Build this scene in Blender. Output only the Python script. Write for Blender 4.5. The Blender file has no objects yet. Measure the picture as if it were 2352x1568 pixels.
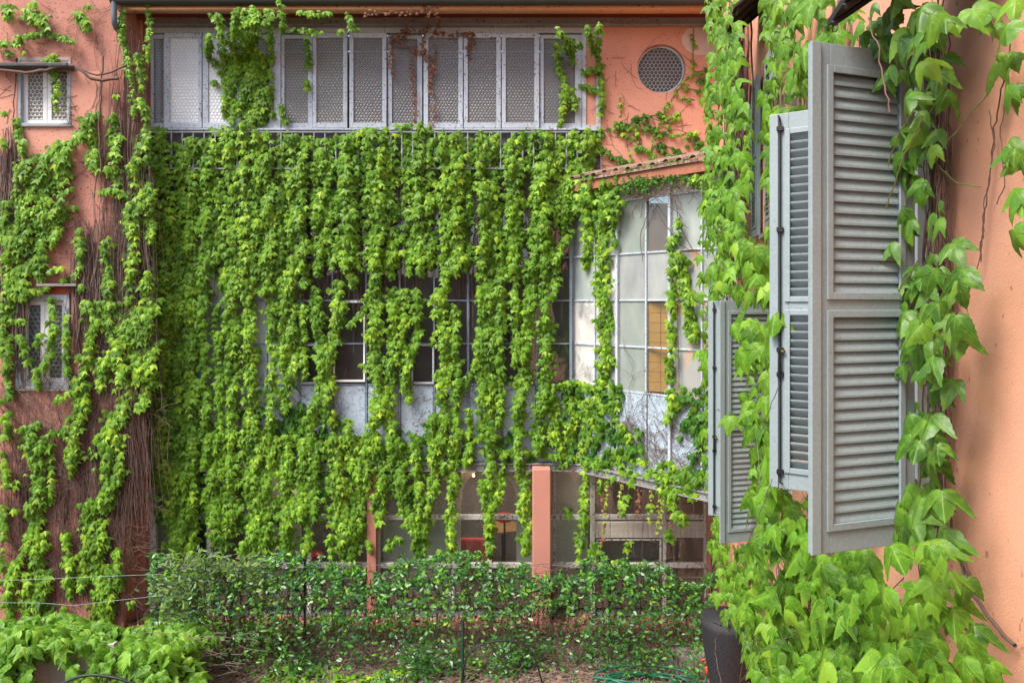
import bpy, math, random
import numpy as np
from mathutils import Vector, Matrix
R = math.radians
rng = np.random.default_rng(7); random.seed(7)
S = bpy.context.scene; COL = S.collection
# ------------------------------------------------------------ camera, world, sun
F = 1750.0; CX = 1176.0; HY = 700.0; EZ = 5.7          # photograph scaled to 2352 x 1568: focal length, axis, horizon, eye height
cam = bpy.data.cameras.new('camera'); co = bpy.data.objects.new('camera', cam); COL.objects.link(co)
co.location = (0, 0, EZ); co.rotation_euler = (R(90), 0, 0)
cam.sensor_width = 36; cam.lens = F/2352*36; cam.shift_y = -(784-HY)/2352; cam.clip_end = 400; cam.clip_start = .05
S.camera = co
w = bpy.data.worlds.new('World'); S.world = w; w.use_nodes = True
nt = w.node_tree; bg = nt.nodes['Background']; sky = nt.nodes.new('ShaderNodeTexSky'); sky.sky_type = 'NISHITA'
SUN_EL, SUN_AZ = 52, 230      # azimuth clockwise from +Y: behind the camera, to the left
sky.sun_disc = False; sky.sun_elevation = R(SUN_EL); sky.sun_rotation = R(SUN_AZ); sky.dust_density = 3; sky.ozone_density = .6
nt.links.new(sky.outputs[0], bg.inputs[0]); bg.inputs[1].default_value = .14
sl = bpy.data.lights.new('sun', 'SUN'); sl.energy = 2.5; sl.angle = R(28); sl.color = (1, .95, .86)
so = bpy.data.objects.new('sun', sl); COL.objects.link(so)
sd = Vector((math.sin(R(SUN_AZ))*math.cos(R(SUN_EL)), math.cos(R(SUN_AZ))*math.cos(R(SUN_EL)), math.sin(R(SUN_EL))))
so.rotation_euler = sd.to_track_quat('Z', 'Y').to_euler(); so.location = (-6, -10, 20)
S.view_settings.view_transform = 'Standard'; S.view_settings.look = 'None'; S.view_settings.gamma = 1
S.view_settings.use_curve_mapping = False; S.view_settings.exposure = 1.02
S.cycles.max_bounces = 6; S.cycles.transparent_max_bounces = 10; S.cycles.caustics_reflective = False; S.cycles.caustics_refractive = False

# ------------------------------------------------------------ materials
class NT:
    def __init__(s, name):
        s.m = bpy.data.materials.new(name); s.m.use_nodes = True; s.t = s.m.node_tree
        s.b = s.t.nodes['Principled BSDF']; s.out = s.t.nodes['Material Output']
    def n(s, typ, **kw):
        x = s.t.nodes.new('ShaderNode'+typ)
        for k, v in kw.items(): setattr(x, k, v)
        return x
    def l(s, a, b): s.t.links.new(a, b)
    def val(s, sock, v):
        if hasattr(v, 'links'): s.l(v, sock)
        else: sock.default_value = v
    def math(s, op, a, b=0., c=0.):
        x = s.n('Math', operation=op); s.val(x.inputs[0], a); s.val(x.inputs[1], b); s.val(x.inputs[2], c); return x.outputs[0]
    def mix(s, f, a, b, typ='MIX'):
        x = s.n('Mix', data_type='RGBA', blend_type=typ); s.val(x.inputs[0], f)
        for i, v in ((6, a), (7, b)):
            if hasattr(v, 'links'): s.l(v, x.inputs[i])
            else: x.inputs[i].default_value = (*v, 1)[:4]
        return x.outputs[2]
    def ramp(s, f, stops):
        x = s.n('ValToRGB'); e = x.color_ramp.elements
        while len(e) < len(stops): e.new(.5)
        for el, (p, c) in zip(e, stops):
            el.position = p; el.color = (*c, 1) if not isinstance(c, (int, float)) else (c, c, c, 1)
        s.l(f, x.inputs[0]); return x.outputs[0]
    def coord(s, scale=(1, 1, 1)):
        g = s.n('NewGeometry'); mp = s.n('Mapping'); mp.inputs['Scale'].default_value = scale
        s.l(g.outputs['Position'], mp.inputs[0]); return mp.outputs[0]
    def noise(s, scale, detail=3, rough=.55, st=(1, 1, 1)):
        x = s.n('TexNoise'); x.inputs['Scale'].default_value = scale; x.inputs['Detail'].default_value = detail; x.inputs['Roughness'].default_value = rough
        s.l(s.coord(st), x.inputs['Vector']); return x.outputs['Fac']
    def bump(s, h, strength=.3, dist=.01):
        x = s.n('Bump'); x.inputs['Strength'].default_value = strength; x.inputs['Distance'].default_value = dist
        s.l(h, x.inputs['Height']); s.l(x.outputs[0], s.b.inputs['Normal']); return x.outputs[0]

def lerp3(a, b, t): return tuple(a[i]*(1-t)+b[i]*t for i in range(3))
def surf(name, c, rough=.7, var=.25, scale=3, bump=.25, bscale=40, metallic=0, st=(1, 1, 1), spec=.4, c2=None, speck=None, speck_amt=.06, speck_scale=22):
    t = NT(name); d = c2 if c2 else tuple(x*(1-var) for x in c)
    n1 = t.noise(scale, 5, .6, st)
    col = t.ramp(n1, [(.3, d), (.68, c)])
    n2 = t.noise(bscale, 4, .6, st)
    col = t.mix(.35, col, t.ramp(n2, [(.3, tuple(x*.7 for x in c)), (.7, tuple(min(1, x*1.15) for x in c))]))
    if speck:
        n3 = t.noise(speck_scale, 2, .5); n4 = t.noise(1.3, 2, .5)
        f = t.math('MULTIPLY', t.ramp(n3, [(.64-speck_amt, 0), (.67-speck_amt, 1)]), t.ramp(n4, [(.35, .35), (.6, 1)]))
        col = t.mix(f, col, speck)
    t.l(col, t.b.inputs['Base Color']); t.b.inputs['Roughness'].default_value = rough; t.b.inputs['Metallic'].default_value = metallic
    t.b.inputs['Specular IOR Level'].default_value = spec
    if bump: t.bump(n2, bump)
    return t.m
PINK = (.66, .315, .225); 
M = {}
M['pink'] = surf('pink_render', PINK, .85, .16, 1.1, .18, 55, speck=(.16, .06, .05), speck_amt=.0, speck_scale=30)
M['pink_old'] = surf('weathered_pink_render', (.55, .25, .185), .9, .3, 1.4, .5, 30, speck=(.20, .09, .08), speck_amt=.02, speck_scale=24, c2=(.34, .14, .105))
M['pink_near'] = surf('apricot_render', (.88, .43, .275), .85, .14, 1.6, .45, 150, speck=(.45, .2, .14), speck_amt=-.05, speck_scale=14, c2=(.80, .38, .27))
M['patch'] = surf('bare_plaster', (.66, .52, .47), .9, .2, 3)
M['orange'] = surf('orange_painted_metal', (.62, .33, .19), .6, .3, 2, .15, 20, st=(.4, 1, 1), speck=(.15, .06, .04), speck_amt=0)
M['soffit'] = surf('rust_orange_soffit', (.40, .09, .035), .8, .4, 2, .3, 20)
M['gutter'] = surf('dark_gutter', (.06, .065, .06), .6, .3, 4)
M['lead'] = surf('lead_pipe', (.14, .17, .20), .5, .4, 5)
M['beam'] = surf('grey_painted_steel', (.30, .30, .31), .65, .35, 3, .3, 30, speck=(.12, .06, .04), speck_amt=.03)
M['bluegrey'] = surf('pale_blue_grey_paint', (.52, .585, .66), .5, .3, 3.5, .25, 18, st=(1, 1, .35), speck=(.14, .12, .11), speck_amt=.03, speck_scale=28)
M['bluesteel'] = surf('blue_grey_steel', (.24, .32, .42), .5, .35, 4, .2, 25, speck=(.12, .08, .07), speck_amt=.02)
M['panel'] = surf('pale_blue_panel', (.42, .52, .62), .5, .22, 1.6, .15, 12, speck=(.16, .14, .14), speck_amt=.05, speck_scale=26)
M['white'] = surf('white_paint', (.82, .82, .80), .5, .12, 4, .1, 30)
M['oldwhite'] = surf('flaking_white_paint', (.60, .59, .55), .65, .3, 5, .4, 18, speck=(.14, .12, .10), speck_amt=.07, speck_scale=16)
M['greywin'] = surf('grey_window_surround', (.40, .43, .48), .75, .25, 4, .3, 25, speck=(.2, .19, .19), speck_amt=-.01)
M['shutter'] = surf('grey_green_shutter_paint', (.29, .355, .38), .4, .16, 3, .10, 60, spec=.5, speck=(.20, .23, .23), speck_amt=-.04, speck_scale=50)
M['black'] = surf('black_iron', (.012, .012, .013), .45, .3, 8)
M['brass'] = surf('brass', (.5, .33, .12), .35, .2, 8, metallic=.8)
M['canopy'] = surf('dark_slate_canopy', (.032, .026, .024), .7, .4, 3, .4, 20)
M['terracotta'] = surf('lichened_terracotta', (.30, .19, .14), .9, .35, 7, .6, 40, c2=(.20, .17, .14), speck=(.38, .37, .28), speck_amt=.05)
M['fascia2'] = surf('flaking_red_fascia', (.40, .15, .09), .85, .3, 5, .5, 25, speck=(.30, .2, .16), speck_amt=.01)
M['pillar'] = surf('salmon_pillar', (.54, .24, .18), .8, .14, 2, .15, 60)
M['brownpipe'] = surf('salmon_pipe_paint', (.50, .21, .15), .6, .2, 3, .1, 40)
M['beige'] = surf('beige_interior_wall', (.66, .60, .53), .9, .15, 1)
M['mauve'] = surf('mauve_interior_wall', (.20, .15, .15), .9, .2, 1)
M['dark'] = surf('dark_interior', (.02, .018, .017), .9, .3, 2)
M['floor_in'] = surf('interior_floor', (.12, .08, .05), .6, .3, 3)
M['red'] = surf('red_upholstery', (.62, .015, .02), .5, .2, 6)
M['wood'] = surf('light_wood', (.45, .24, .10), .5, .25, 4, st=(1, 1, 6))
M['soil'] = surf('brown_soil', (.115, .08, .062), .95, .5, 3, 1., 25)
M['litter'] = surf('dry_leaf', (.34, .17, .11), .8, .5, 20)
M['twig'] = surf('dry_twig', (.33, .26, .22), .9, .5, 9)
M['stem'] = surf('brown_vine_stem', (.17, .105, .085), .9, .5, 5)
M['stemgrey'] = surf('grey_brown_vine_stem', (.25, .19, .165), .9, .5, 5)
M['stemgreen'] = surf('green_vine_shoot', (.22, .27, .07), .7, .3, 8)
M['concrete'] = surf('stained_pale_concrete', (.46, .44, .42), .85, .35, 3, .3, 20, st=(2.4, 2.4, .25), c2=(.25, .235, .21))
M['kerb'] = surf('grey_stone_ledge', (.30, .28, .26), .9, .3, 4, .4, 20)
M['rock'] = surf('black_rough_planter', (.03, .03, .036), .6, .6, 30, 1., 60)
M['hose'] = surf('green_hose', (.012, .13, .075), .4, .2, 5)
M['blackhose'] = surf('black_hose', (.02, .024, .026), .5, .2, 5)
M['orangeplastic'] = surf('orange_plastic', (.75, .12, .02), .4, .1, 5)
M['wire'] = surf('pale_green_wire', (.26, .35, .33), .4, .2, 5)
M['stake'] = surf('dark_green_stake', (.012, .05, .035), .5, .2, 5)
M['bark'] = surf('shrub_bark', (.12, .075, .055), .9, .4, 15, .8, 60)
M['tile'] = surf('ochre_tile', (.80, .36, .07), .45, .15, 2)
M['iron'] = surf('grey_iron_baluster', (.34, .36, .40), .6, .3, 8)
M['rubble'] = surf('grey_rough_wall', (.12, .12, .13), .95, .5, 8, 1., 22)
M['white_screen'] = surf('white_blind', (.74, .76, .78), .8, .1, 2)
M['vent'] = surf('cream_vent', (.80, .74, .68), .6, .15, 4)

def emit(name, c, st):
    t = NT(name); e = t.n('Emission'); e.inputs[0].default_value = (*c, 1); e.inputs[1].default_value = st
    t.l(e.outputs[0], t.out.inputs[0]); return t.m
M['lamp'] = emit('lit_lamp', (1, .62, .25), 9)

def glass(name, tint=(.85, .9, .9), dirt=(.3, .3, .28), d0=.12, d1=.4, refl=.12, scale=2.2):
    """window glass: clear with a mirror share, and a film of dirt that varies over the pane"""
    t = NT(name); tr = t.n('BsdfTransparent'); tr.inputs[0].default_value = (*tint, 1)
    gl = t.n('BsdfGlossy'); gl.inputs['Roughness'].default_value = .02; gl.inputs[0].default_value = (.9, .95, 1, 1)
    fr = t.n('Fresnel'); fr.inputs[0].default_value = 1.5
    wob = t.noise(1.7, 1, .5); bu = t.n('Bump'); bu.inputs['Strength'].default_value = .25; bu.inputs['Distance'].default_value = .02; t.l(wob, bu.inputs['Height']); t.l(bu.outputs[0], gl.inputs['Normal'])
    m1 = t.n('MixShader'); gg = t.n('NewGeometry'); t.val(m1.inputs[0], t.math('MULTIPLY', t.math('MAXIMUM', fr.outputs[0], refl), t.math('SUBTRACT', 1., gg.outputs['Backfacing']))); t.l(tr.outputs[0], m1.inputs[1]); t.l(gl.outputs[0], m1.inputs[2])
    df = t.n('BsdfDiffuse'); df.inputs[0].default_value = (*dirt, 1)
    f = t.ramp(t.noise(scale, 5, .65, (1, 1, .5)), [(.3, d0), (.75, d1)])
    m2 = t.n('MixShader'); t.l(f, m2.inputs[0]); t.l(m1.outputs[0], m2.inputs[1]); t.l(df.outputs[0], m2.inputs[2]); t.l(m2.outputs[0], t.out.inputs[0])
    return t.m
M['glass'] = glass('dusty_glass', d0=.02, d1=.10)
M['glass_lo'] = glass('dirty_glass', d0=.10, d1=.38, dirt=(.27, .21, .18))
def frosted(name, c1, c2, rough=.3, dark=None):
    t = NT(name); col = t.ramp(t.noise(2.3, 5, .65, (1.5, 1.5, .6)), [(.32, c2), (.66, c1)])
    if dark: col = t.mix(t.ramp(t.noise(3.1, 4, .6, (1, 1, .6)), [(.52, 0), (.66, .8)]), col, dark)
    t.l(col, t.b.inputs['Base Color']); t.b.inputs['Roughness'].default_value = rough; t.b.inputs['Specular IOR Level'].default_value = .6
    t.bump(t.noise(60, 2), .1); return t.m
M['frost_green'] = frosted('clouded_green_grey_glass', (.30, .33, .30), (.20, .25, .24))
M['frost_beige'] = frosted('clouded_beige_glass', (.36, .38, .37), (.24, .26, .27))
M['frost_white'] = frosted('whitened_glass', (.70, .69, .66), (.48, .47, .44), dark=(.18, .19, .2))
M['frost_rust'] = frosted('stained_glass_pane', (.36, .35, .33), (.26, .29, .30), dark=(.55, .30, .14))
M['frost_pale'] = frosted('pale_clouded_glass', (.38, .42, .40), (.26, .31, .31))

def hexglass(name, pitch, base, line, spot, clear=0., rough=.16):
    """cast glass with a relief of round bosses in a honeycomb lattice, laid out on the vertical plane (x, z)"""
    t = NT(name); g = t.n('NewGeometry'); sp = t.n('SeparateXYZ'); t.l(g.outputs['Position'], sp.inputs[0])
    u = t.math('DIVIDE', sp.outputs[0], pitch); v = t.math('DIVIDE', sp.outputs[2], pitch)
    def dist(off):
        a = t.math('SUBTRACT', t.math('WRAP', t.math('ADD', u, off), 1., 0.), .5)
        b = t.math('SUBTRACT', t.math('WRAP', t.math('ADD', v, off*1.732), 1.732, 0.), .866)
        return t.math('SQRT', t.math('ADD', t.math('MULTIPLY', a, a), t.math('MULTIPLY', b, b)))
    d = t.math('MINIMUM', dist(0.), dist(.5))
    nz = t.noise(1.1, 3, .5)
    col = t.ramp(d, [(0, spot), (.10, spot), (.17, base), (.36, tuple(x*.8 for x in base)), (.46, line), (.56, line)])  # light spot colours paint a highlight into each boss centre
    col = t.mix(t.ramp(nz, [(.3, 0), (.7, .25)]), col, tuple(x*.6 for x in base))
    t.l(col, t.b.inputs['Base Color']); t.b.inputs['Roughness'].default_value = rough; t.b.inputs['Specular IOR Level'].default_value = .5
    h = t.math('SINE', t.math('MULTIPLY', d, 9.)); t.bump(h, .5, pitch*.12)
    if clear:
        tr = t.n('BsdfTransparent'); m = t.n('MixShader'); m.inputs[0].default_value = clear
        t.l(t.b.outputs[0], m.inputs[1]); t.l(tr.outputs[0], m.inputs[2]); t.l(m.outputs[0], t.out.inputs[0])
    return t.m
M['hex_white'] = hexglass('white_backed_boss_glass', .068, (.80, .84, .88), (.68, .72, .77), (.86, .9, .94), rough=.3)
M['hex_grey'] = hexglass('grey_boss_glass', .060, (.15, .15, .155), (.25, .25, .26), (.38, .38, .40), clear=.2)
M['hex_light'] = hexglass('light_grey_boss_glass', .060, (.27, .275, .265), (.19, .20, .20), (.42, .42, .40), clear=.2)
M['hex_round'] = hexglass('round_lattice_glass', .074, (.055, .062, .07), (.30, .33, .36), (.08, .09, .1), rough=.3)
M['hex_small'] = hexglass('lattice_cast_glass', .074, (.16, .16, .14), (.55, .55, .52), (.22, .21, .19), rough=.25)
M['hex_dark'] = hexglass('dark_scaled_glass', .09, (.10, .12, .12), (.22, .24, .23), (.07, .08, .08), rough=.15)

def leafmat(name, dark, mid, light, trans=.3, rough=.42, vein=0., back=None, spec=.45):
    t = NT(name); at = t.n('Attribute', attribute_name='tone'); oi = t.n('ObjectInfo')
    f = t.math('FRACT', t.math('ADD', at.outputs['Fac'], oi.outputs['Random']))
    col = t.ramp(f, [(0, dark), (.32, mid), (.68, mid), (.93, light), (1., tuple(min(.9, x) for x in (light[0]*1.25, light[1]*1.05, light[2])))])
    n = t.noise(7, 3, .6); col = t.mix(t.ramp(n, [(.35, 0), (.75, .30)]), col, light)
    col = t.mix(t.ramp(t.noise(1.6, 2, .5), [(.40, 0), (.60, .45)]), col, dark)
    if vein:
        uv = t.n('UVMap', uv_map='UVMap'); sp = t.n('SeparateXYZ'); t.l(uv.outputs[0], sp.inputs[0])
        x, y = t.math('ABSOLUTE', sp.outputs[0]), sp.outputs[1]; best = None
        for a in (0, 48, 100):
            c_, s_ = math.cos(R(a)), math.sin(R(a))
            d = t.math('ABSOLUTE', t.math('SUBTRACT', t.math('MULTIPLY', x, c_), t.math('MULTIPLY', y, s_)))
            al = t.math('ADD', t.math('MULTIPLY', x, s_), t.math('MULTIPLY', y, c_))
            d = t.math('ADD', d, t.math('MULTIPLY', t.math('LESS_THAN', al, 0.), 9.)); best = d if best is None else t.math('MINIMUM', best, d)
        near = t.ramp(best, [(.006, vein), (.026, 0)])
        sec = t.math('SINE', t.math('MULTIPLY', t.math('ADD', y, t.math('MULTIPLY', x, -.8)), 62.))
        sec = t.ramp(sec, [(.90, 0), (1., vein*.5)])
        fv = t.math('MAXIMUM', near, sec)
        col = t.mix(fv, col, (min(.8, light[0]*1.5), min(.8, light[1]*1.25), light[2]*1.3))
        blot = t.ramp(t.noise(30, 4, .65), [(.48, 0), (.66, .5)]); col = t.mix(blot, col, tuple(min(.8, v*1.15) for v in light)); brn = t.ramp(t.noise(19, 5, .7), [(.66, 0), (.74, .75)]); col = t.mix(brn, col, (.30, .22, .05)); dk = t.ramp(t.noise(11, 3, .6), [(.5, 0), (.7, .5)]); col = t.mix(dk, col, dark)
        t.bump(t.math('ADD', t.math('MULTIPLY', best, -2.), t.math('MULTIPLY', sec, .3)), .3, .01)
    ge = t.n('NewGeometry')
    colb = t.mix(ge.outputs['Backfacing'], col, t.mix(.35, col, back or (.20, .34, .07)))
    t.l(colb, t.b.inputs['Base Color']); t.b.inputs['Roughness'].default_value = rough; t.b.inputs['Specular IOR Level'].default_value = spec
    tl = t.n('BsdfTranslucent'); t.l(t.mix(.5, col, tuple(min(.9, v*1.3) for v in light)), tl.inputs[0])
    m = t.n('MixShader'); m.inputs[0].default_value = trans; t.l(t.b.outputs[0], m.inputs[1]); t.l(tl.outputs[0], m.inputs[2]); t.l(m.outputs[0], t.out.inputs[0])
    return t.m
M['ivy'] = leafmat('ivy_leaf', (.028, .10, .010), (.145, .32, .022), (.35, .56, .042), .30, .46, spec=.3)
M['ivydark'] = leafmat('shaded_kind_ivy_leaf', (.015, .065, .010), (.055, .165, .016), (.12, .27, .025), .22, .5, spec=.2)  # darker green leaf than the main ivy
M['creeper'] = leafmat('creeper_leaf', (.022, .09, .010), (.095, .255, .018), (.215, .41, .036), .28, .42, vein=.42, spec=.25)
M['creepernear'] = leafmat('near_creeper_leaf', (.018, .08, .014), (.07, .205, .020), (.18, .355, .034), .30, .36, vein=.42, spec=.35)
M['hedge'] = leafmat('hedge_leaf', (.010, .05, .018), (.03, .12, .028), (.11, .34, .022), .12, .32, spec=.55)
M['olive'] = leafmat('grey_green_shrub_leaf', (.045, .085, .035), (.10, .17, .06), (.20, .32, .05), .2, .42, back=(.22, .24, .13))
M['redleaf'] = leafmat('russet_leaf', (.14, .06, .035), (.27, .115, .06), (.38, .19, .11), .25, .6)
M['yellowgreen'] = leafmat('young_leaf', (.20, .32, .04), (.30, .42, .05), (.42, .50, .08), .35)
for k in ('ivy', 'ivydark', 'creeper', 'creepernear', 'hedge', 'olive', 'redleaf', 'yellowgreen'): M[k].use_backface_culling = False

# ------------------------------------------------------------ helpers
def W(px, py, d): return Vector(((px-CX)/F*d, d, EZ-(py-HY)/F*d))
def xw(px, d): return (px-CX)/F*d
def zw(py, d): return EZ-(py-HY)/F*d
def link(o, parent=None):
    COL.objects.link(o)
    if parent is not None:
        o.parent = parent
        if parent.type == 'EMPTY': o.matrix_parent_inverse = Matrix.Translation(-parent.location)
    return o
def tagit(o, label=None, cat=None, group=None, kind=None):
    for k, v in (('label', label), ('category', cat), ('group', group), ('kind', kind)):
        if v: o[k] = v
    return o
def thing(name, loc, label, cat, group=None):
    o = bpy.data.objects.new(name, None); o.location = loc; o.empty_display_size = .2; COL.objects.link(o)
    return tagit(o, label, cat, group)
class MB:
    def __init__(s): s.v = []; s.f = []
    def add(s, v, f):
        b = len(s.v); s.v += [tuple(p) for p in v]; s.f += [tuple(i+b for i in q) for q in f]; return s
    def box(s, x0, x1, y0, y1, z0, z1):
        return s.add([(x0, y0, z0), (x1, y0, z0), (x1, y1, z0), (x0, y1, z0), (x0, y0, z1), (x1, y0, z1), (x1, y1, z1), (x0, y1, z1)],
                     [(0, 3, 2, 1), (4, 5, 6, 7), (0, 1, 5, 4), (1, 2, 6, 5), (2, 3, 7, 6), (3, 0, 4, 7)])
    def wall(s, p0, p1, z0, z1, t0, t1, tl=0., tr=0.):
        """box along the line p0 -> p1 (seen from outside, left to right), from t0 to t1 metres towards the outside"""
        p0 = Vector(p0[:2]); p1 = Vector(p1[:2]); d = (p1-p0).normalized(); n = Vector((d.y, -d.x))
        a, b, c, e = p0+n*t0, p1+n*t0, p1+n*t1, p0+n*t1
        v = [(q.x, q.y, z) for z in (z0, z1) for q in (e, c, b, a)]
        return s.add(v, [(0, 3, 2, 1), (4, 5, 6, 7), (0, 1, 5, 4), (1, 2, 6, 5), (2, 3, 7, 6), (3, 0, 4, 7)])
    def tube(s, pts, r, n=6, cap=False):
        pts = [Vector(p) for p in pts]; m = len(pts); rs = r if hasattr(r, '__len__') else [r]*m; v = []; u = None
        for i, p in enumerate(pts):
            t = (pts[min(i+1, m-1)]-pts[max(i-1, 0)]).normalized()
            if u is None: u = t.orthogonal().normalized()
            else:
                u = (u-t*u.dot(t)); u = u.normalized() if u.length > 1e-6 else t.orthogonal().normalized()
            w_ = t.cross(u)
            for k in range(n):
                a = 2*math.pi*k/n; v.append(p+(u*math.cos(a)+w_*math.sin(a))*rs[i])
        f = [(i*n+k, i*n+(k+1) % n, (i+1)*n+(k+1) % n, (i+1)*n+k) for i in range(m-1) for k in range(n)]
        if cap: f += [tuple(range(n-1, -1, -1)), tuple(range((m-1)*n, m*n))]
        return s.add(v, f)
    def prism(s, poly, axis, a0, a1):
        n = len(poly); v = []
        for a in (a0, a1):
            for p in poly: v.append((a, p[0], p[1]) if axis == 'x' else ((p[0], a, p[1]) if axis == 'y' else (p[0], p[1], a)))
        return s.add(v, [tuple(range(n)), tuple(range(2*n-1, n-1, -1))]+[(i, i+n, (i+1) % n+n, (i+1) % n) for i in range(n)])
    def mesh(s, name, m, smooth=False):
        me = bpy.data.meshes.new(name); me.from_pydata(s.v, [], s.f); me.materials.append(M[m] if isinstance(m, str) else m)
        if smooth: me.polygons.foreach_set('use_smooth', [True]*len(me.polygons))
        me.validate(); return me
    def build(s, name, m, parent=None, smooth=False, bevel=0., label=None, cat=None, group=None, kind=None):
        o = bpy.data.objects.new(name, s.mesh(name, m, smooth)); link(o, parent); tagit(o, label, cat, group, kind)
        if bevel:
            b = o.modifiers.new('bevel', 'BEVEL'); b.width = bevel; b.segments = 2; b.limit_method = 'ANGLE'
        return o
def inst(name, me, parent, mat_):
    o = bpy.data.objects.new(name, me); link(o, parent); o.matrix_basis = mat_; return o
def frame_ring(mb, X0, X1, Z0, Z1, wl, wr, wb, wt, y0, y1):
    mb.box(X0, X0+wl, y0, y1, Z0, Z1); mb.box(X1-wr, X1, y0, y1, Z0, Z1)
    mb.box(X0+wl, X1-wr, y0, y1, Z0, Z0+wb); mb.box(X0+wl, X1-wr, y0, y1, Z1-wt, Z1); return mb

# ------------------------------------------------------------ ground
g = MB(); n = 60
for j in range(n+1):
    for i in range(n+1):
        x, y = -60+120*i/n, -60+120*j/n; g.v.append((x, y, 0))
g.f = [(j*(n+1)+i, j*(n+1)+i+1, (j+1)*(n+1)+i+1, (j+1)*(n+1)+i) for j in range(n) for i in range(n)]
g.build('ground', 'soil', kind='structure')

# ------------------------------------------------------------ main building
YF = 14.0; YR = YF+.12                                  # face of the facade, plane of recessed glazing
B = thing('main_building', (0, YF, 0), 'long salmon-pink building facing the camera, with a band of grey casements under the eaves', 'building')
def fx(p): return xw(p, YF)
def fz(p): return zw(p, YF)
# eaves
def zat(py, d): return zw(py, d)
x0e, x1e = xw(268, 13.3), 4.4
m = MB(); m.box(x0e, x1e, 13.28, 14.3, zat(-2, 13.28), zat(-2, 13.28)+.1); m.build('roof_slab', 'terracotta', B)
pts = []
for k in range(9):
    a = math.pi*k/8; pts.append((13.22+.085*math.cos(a+math.pi), zat(4, 13.22)+.03-.085*math.sin(a)))
m = MB(); m.add([(x, p[0], p[1]) for x in (x0e-.05, x1e) for p in pts], [(i, i+1, i+10, i+9) for i in range(8)]); m.build('gutter', 'gutter', B, True)
m = MB(); r_ = .062; cz = zat(18, 13.34)
m.tube([(x0e, 13.36, cz), (xw(2290, 13.3)*0+3.45, 13.36, cz)], r_, 14, True); m.box(x0e, 3.45, 13.36, 13.48, cz-.055, cz+.2); m.build('fascia', 'orange', B, True)
m = MB(); m.box(x0e, x1e, 13.48, YF-.02, zat(44, YF)+.09, zat(44, YF)+.14); m.box(x0e, x1e, YF-.1, YF+.1, zat(48, YF), zat(44, YF)+.09); m.build('soffit', 'soffit', B)
m = MB(); zb0, zb1 = fz(63), fz(48)
m.box(fx(350), x1e, YF-.12, YF+.05, zb0+.015, zb1-.015); m.box(fx(350), x1e, YF-.15, YF+.05, zb0, zb0+.015); m.box(fx(350), x1e, YF-.15, YF+.05, zb1-.015, zb1)
for i in range(0, 30):
    x = fx(380)+i*.33
    if x < x1e-.1: m.box(x-.012, x+.012, YF-.135, YF-.12, (zb0+zb1)/2-.012, (zb0+zb1)/2+.012)
m.build('steel_lintel', 'beam', B)
# upper pink wall with round opening
cxr, czr, rr = fx(1519), fz(158), 56/F*YF
X0, X1, Z0, Z1 = fx(1380), 4.4, fz(445), zb0
N = 64; mb = MB(); mb2 = MB()
inner = [(cxr+rr*math.cos(2*math.pi*k/N), czr+rr*math.sin(2*math.pi*k/N)) for k in range(N)]
outer = []
for k in range(N):
    c_, s_ = math.cos(2*math.pi*k/N), math.sin(2*math.pi*k/N)
    t_ = min(((X1-cxr)/c_ if c_ > 1e-9 else (X0-cxr)/c_ if c_ < -1e-9 else 1e9), ((Z1-czr)/s_ if s_ > 1e-9 else (Z0-czr)/s_ if s_ < -1e-9 else 1e9))
    outer.append((cxr+c_*t_, czr+s_*t_))
v = [(a, YF, b) for a, b in inner]+[(a, YF, b) for a, b in outer]+[(a, YF+.16, b) for a, b in inner]
corners = [(X1, YF, Z1), (X0, YF, Z1), (X0, YF, Z0), (X1, YF, Z0)]
f = []
for k in range(N):
    q = (k+1) % N; f += [(k, N+k, N+q, q), (k, q, 2*N+q, 2*N+k)]
mb.add(v+corners, f)
for ci, (cx_, _, cz_) in enumerate(corners):      # the four corner triangles
    for k in range(N):
        q = (k+1) % N; a, b = outer[k], outer[q]
        on = lambda p: (abs(p[0]-cx_) < 1e-6, abs(p[1]-cz_) < 1e-6)
        if (on(a)[0] and on(b)[1]) or (on(a)[1] and on(b)[0]): mb.f.append((N+k, 3*N+ci, N+q))
mb.build('upper_wall', 'pink', B)
MBp = MB(); MBp.add([(a, YF+.12, b) for a, b in [(cxr+(rr-.02)*math.cos(2*math.pi*k/48), czr+(rr-.02)*math.sin(2*math.pi*k/48)) for k in range(48)]], [tuple(range(48))])
rw = MB(); rw.tube([(cxr+(rr-.018)*math.cos(2*math.pi*k/48), YF+.10, czr+(rr-.018)*math.sin(2*math.pi*k/48)) for k in range(49)], .022, 6)
rwo = rw.build('round_window', 'bluegrey', B, True); MBp.build('pane', 'hex_round', rwo)
pp = MB(); cpx, cpz = fx(1612), fz(92); prng = random.Random(3)
pl = []
for k in range(28):
    a = 2*math.pi*k/28; pl.append((cpx+.36*math.cos(a)*(1+prng.uniform(-.07, .07)), cpz+.29*math.sin(a)*(1+prng.uniform(-.07, .07))))
pl = [(a, min(b, zb0-.004)) for a, b in pl]
pp.add([(a, YF-.004, b) for a, b in pl], [tuple(range(28))]); pp.build('plaster_patch', 'patch', B)
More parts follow.
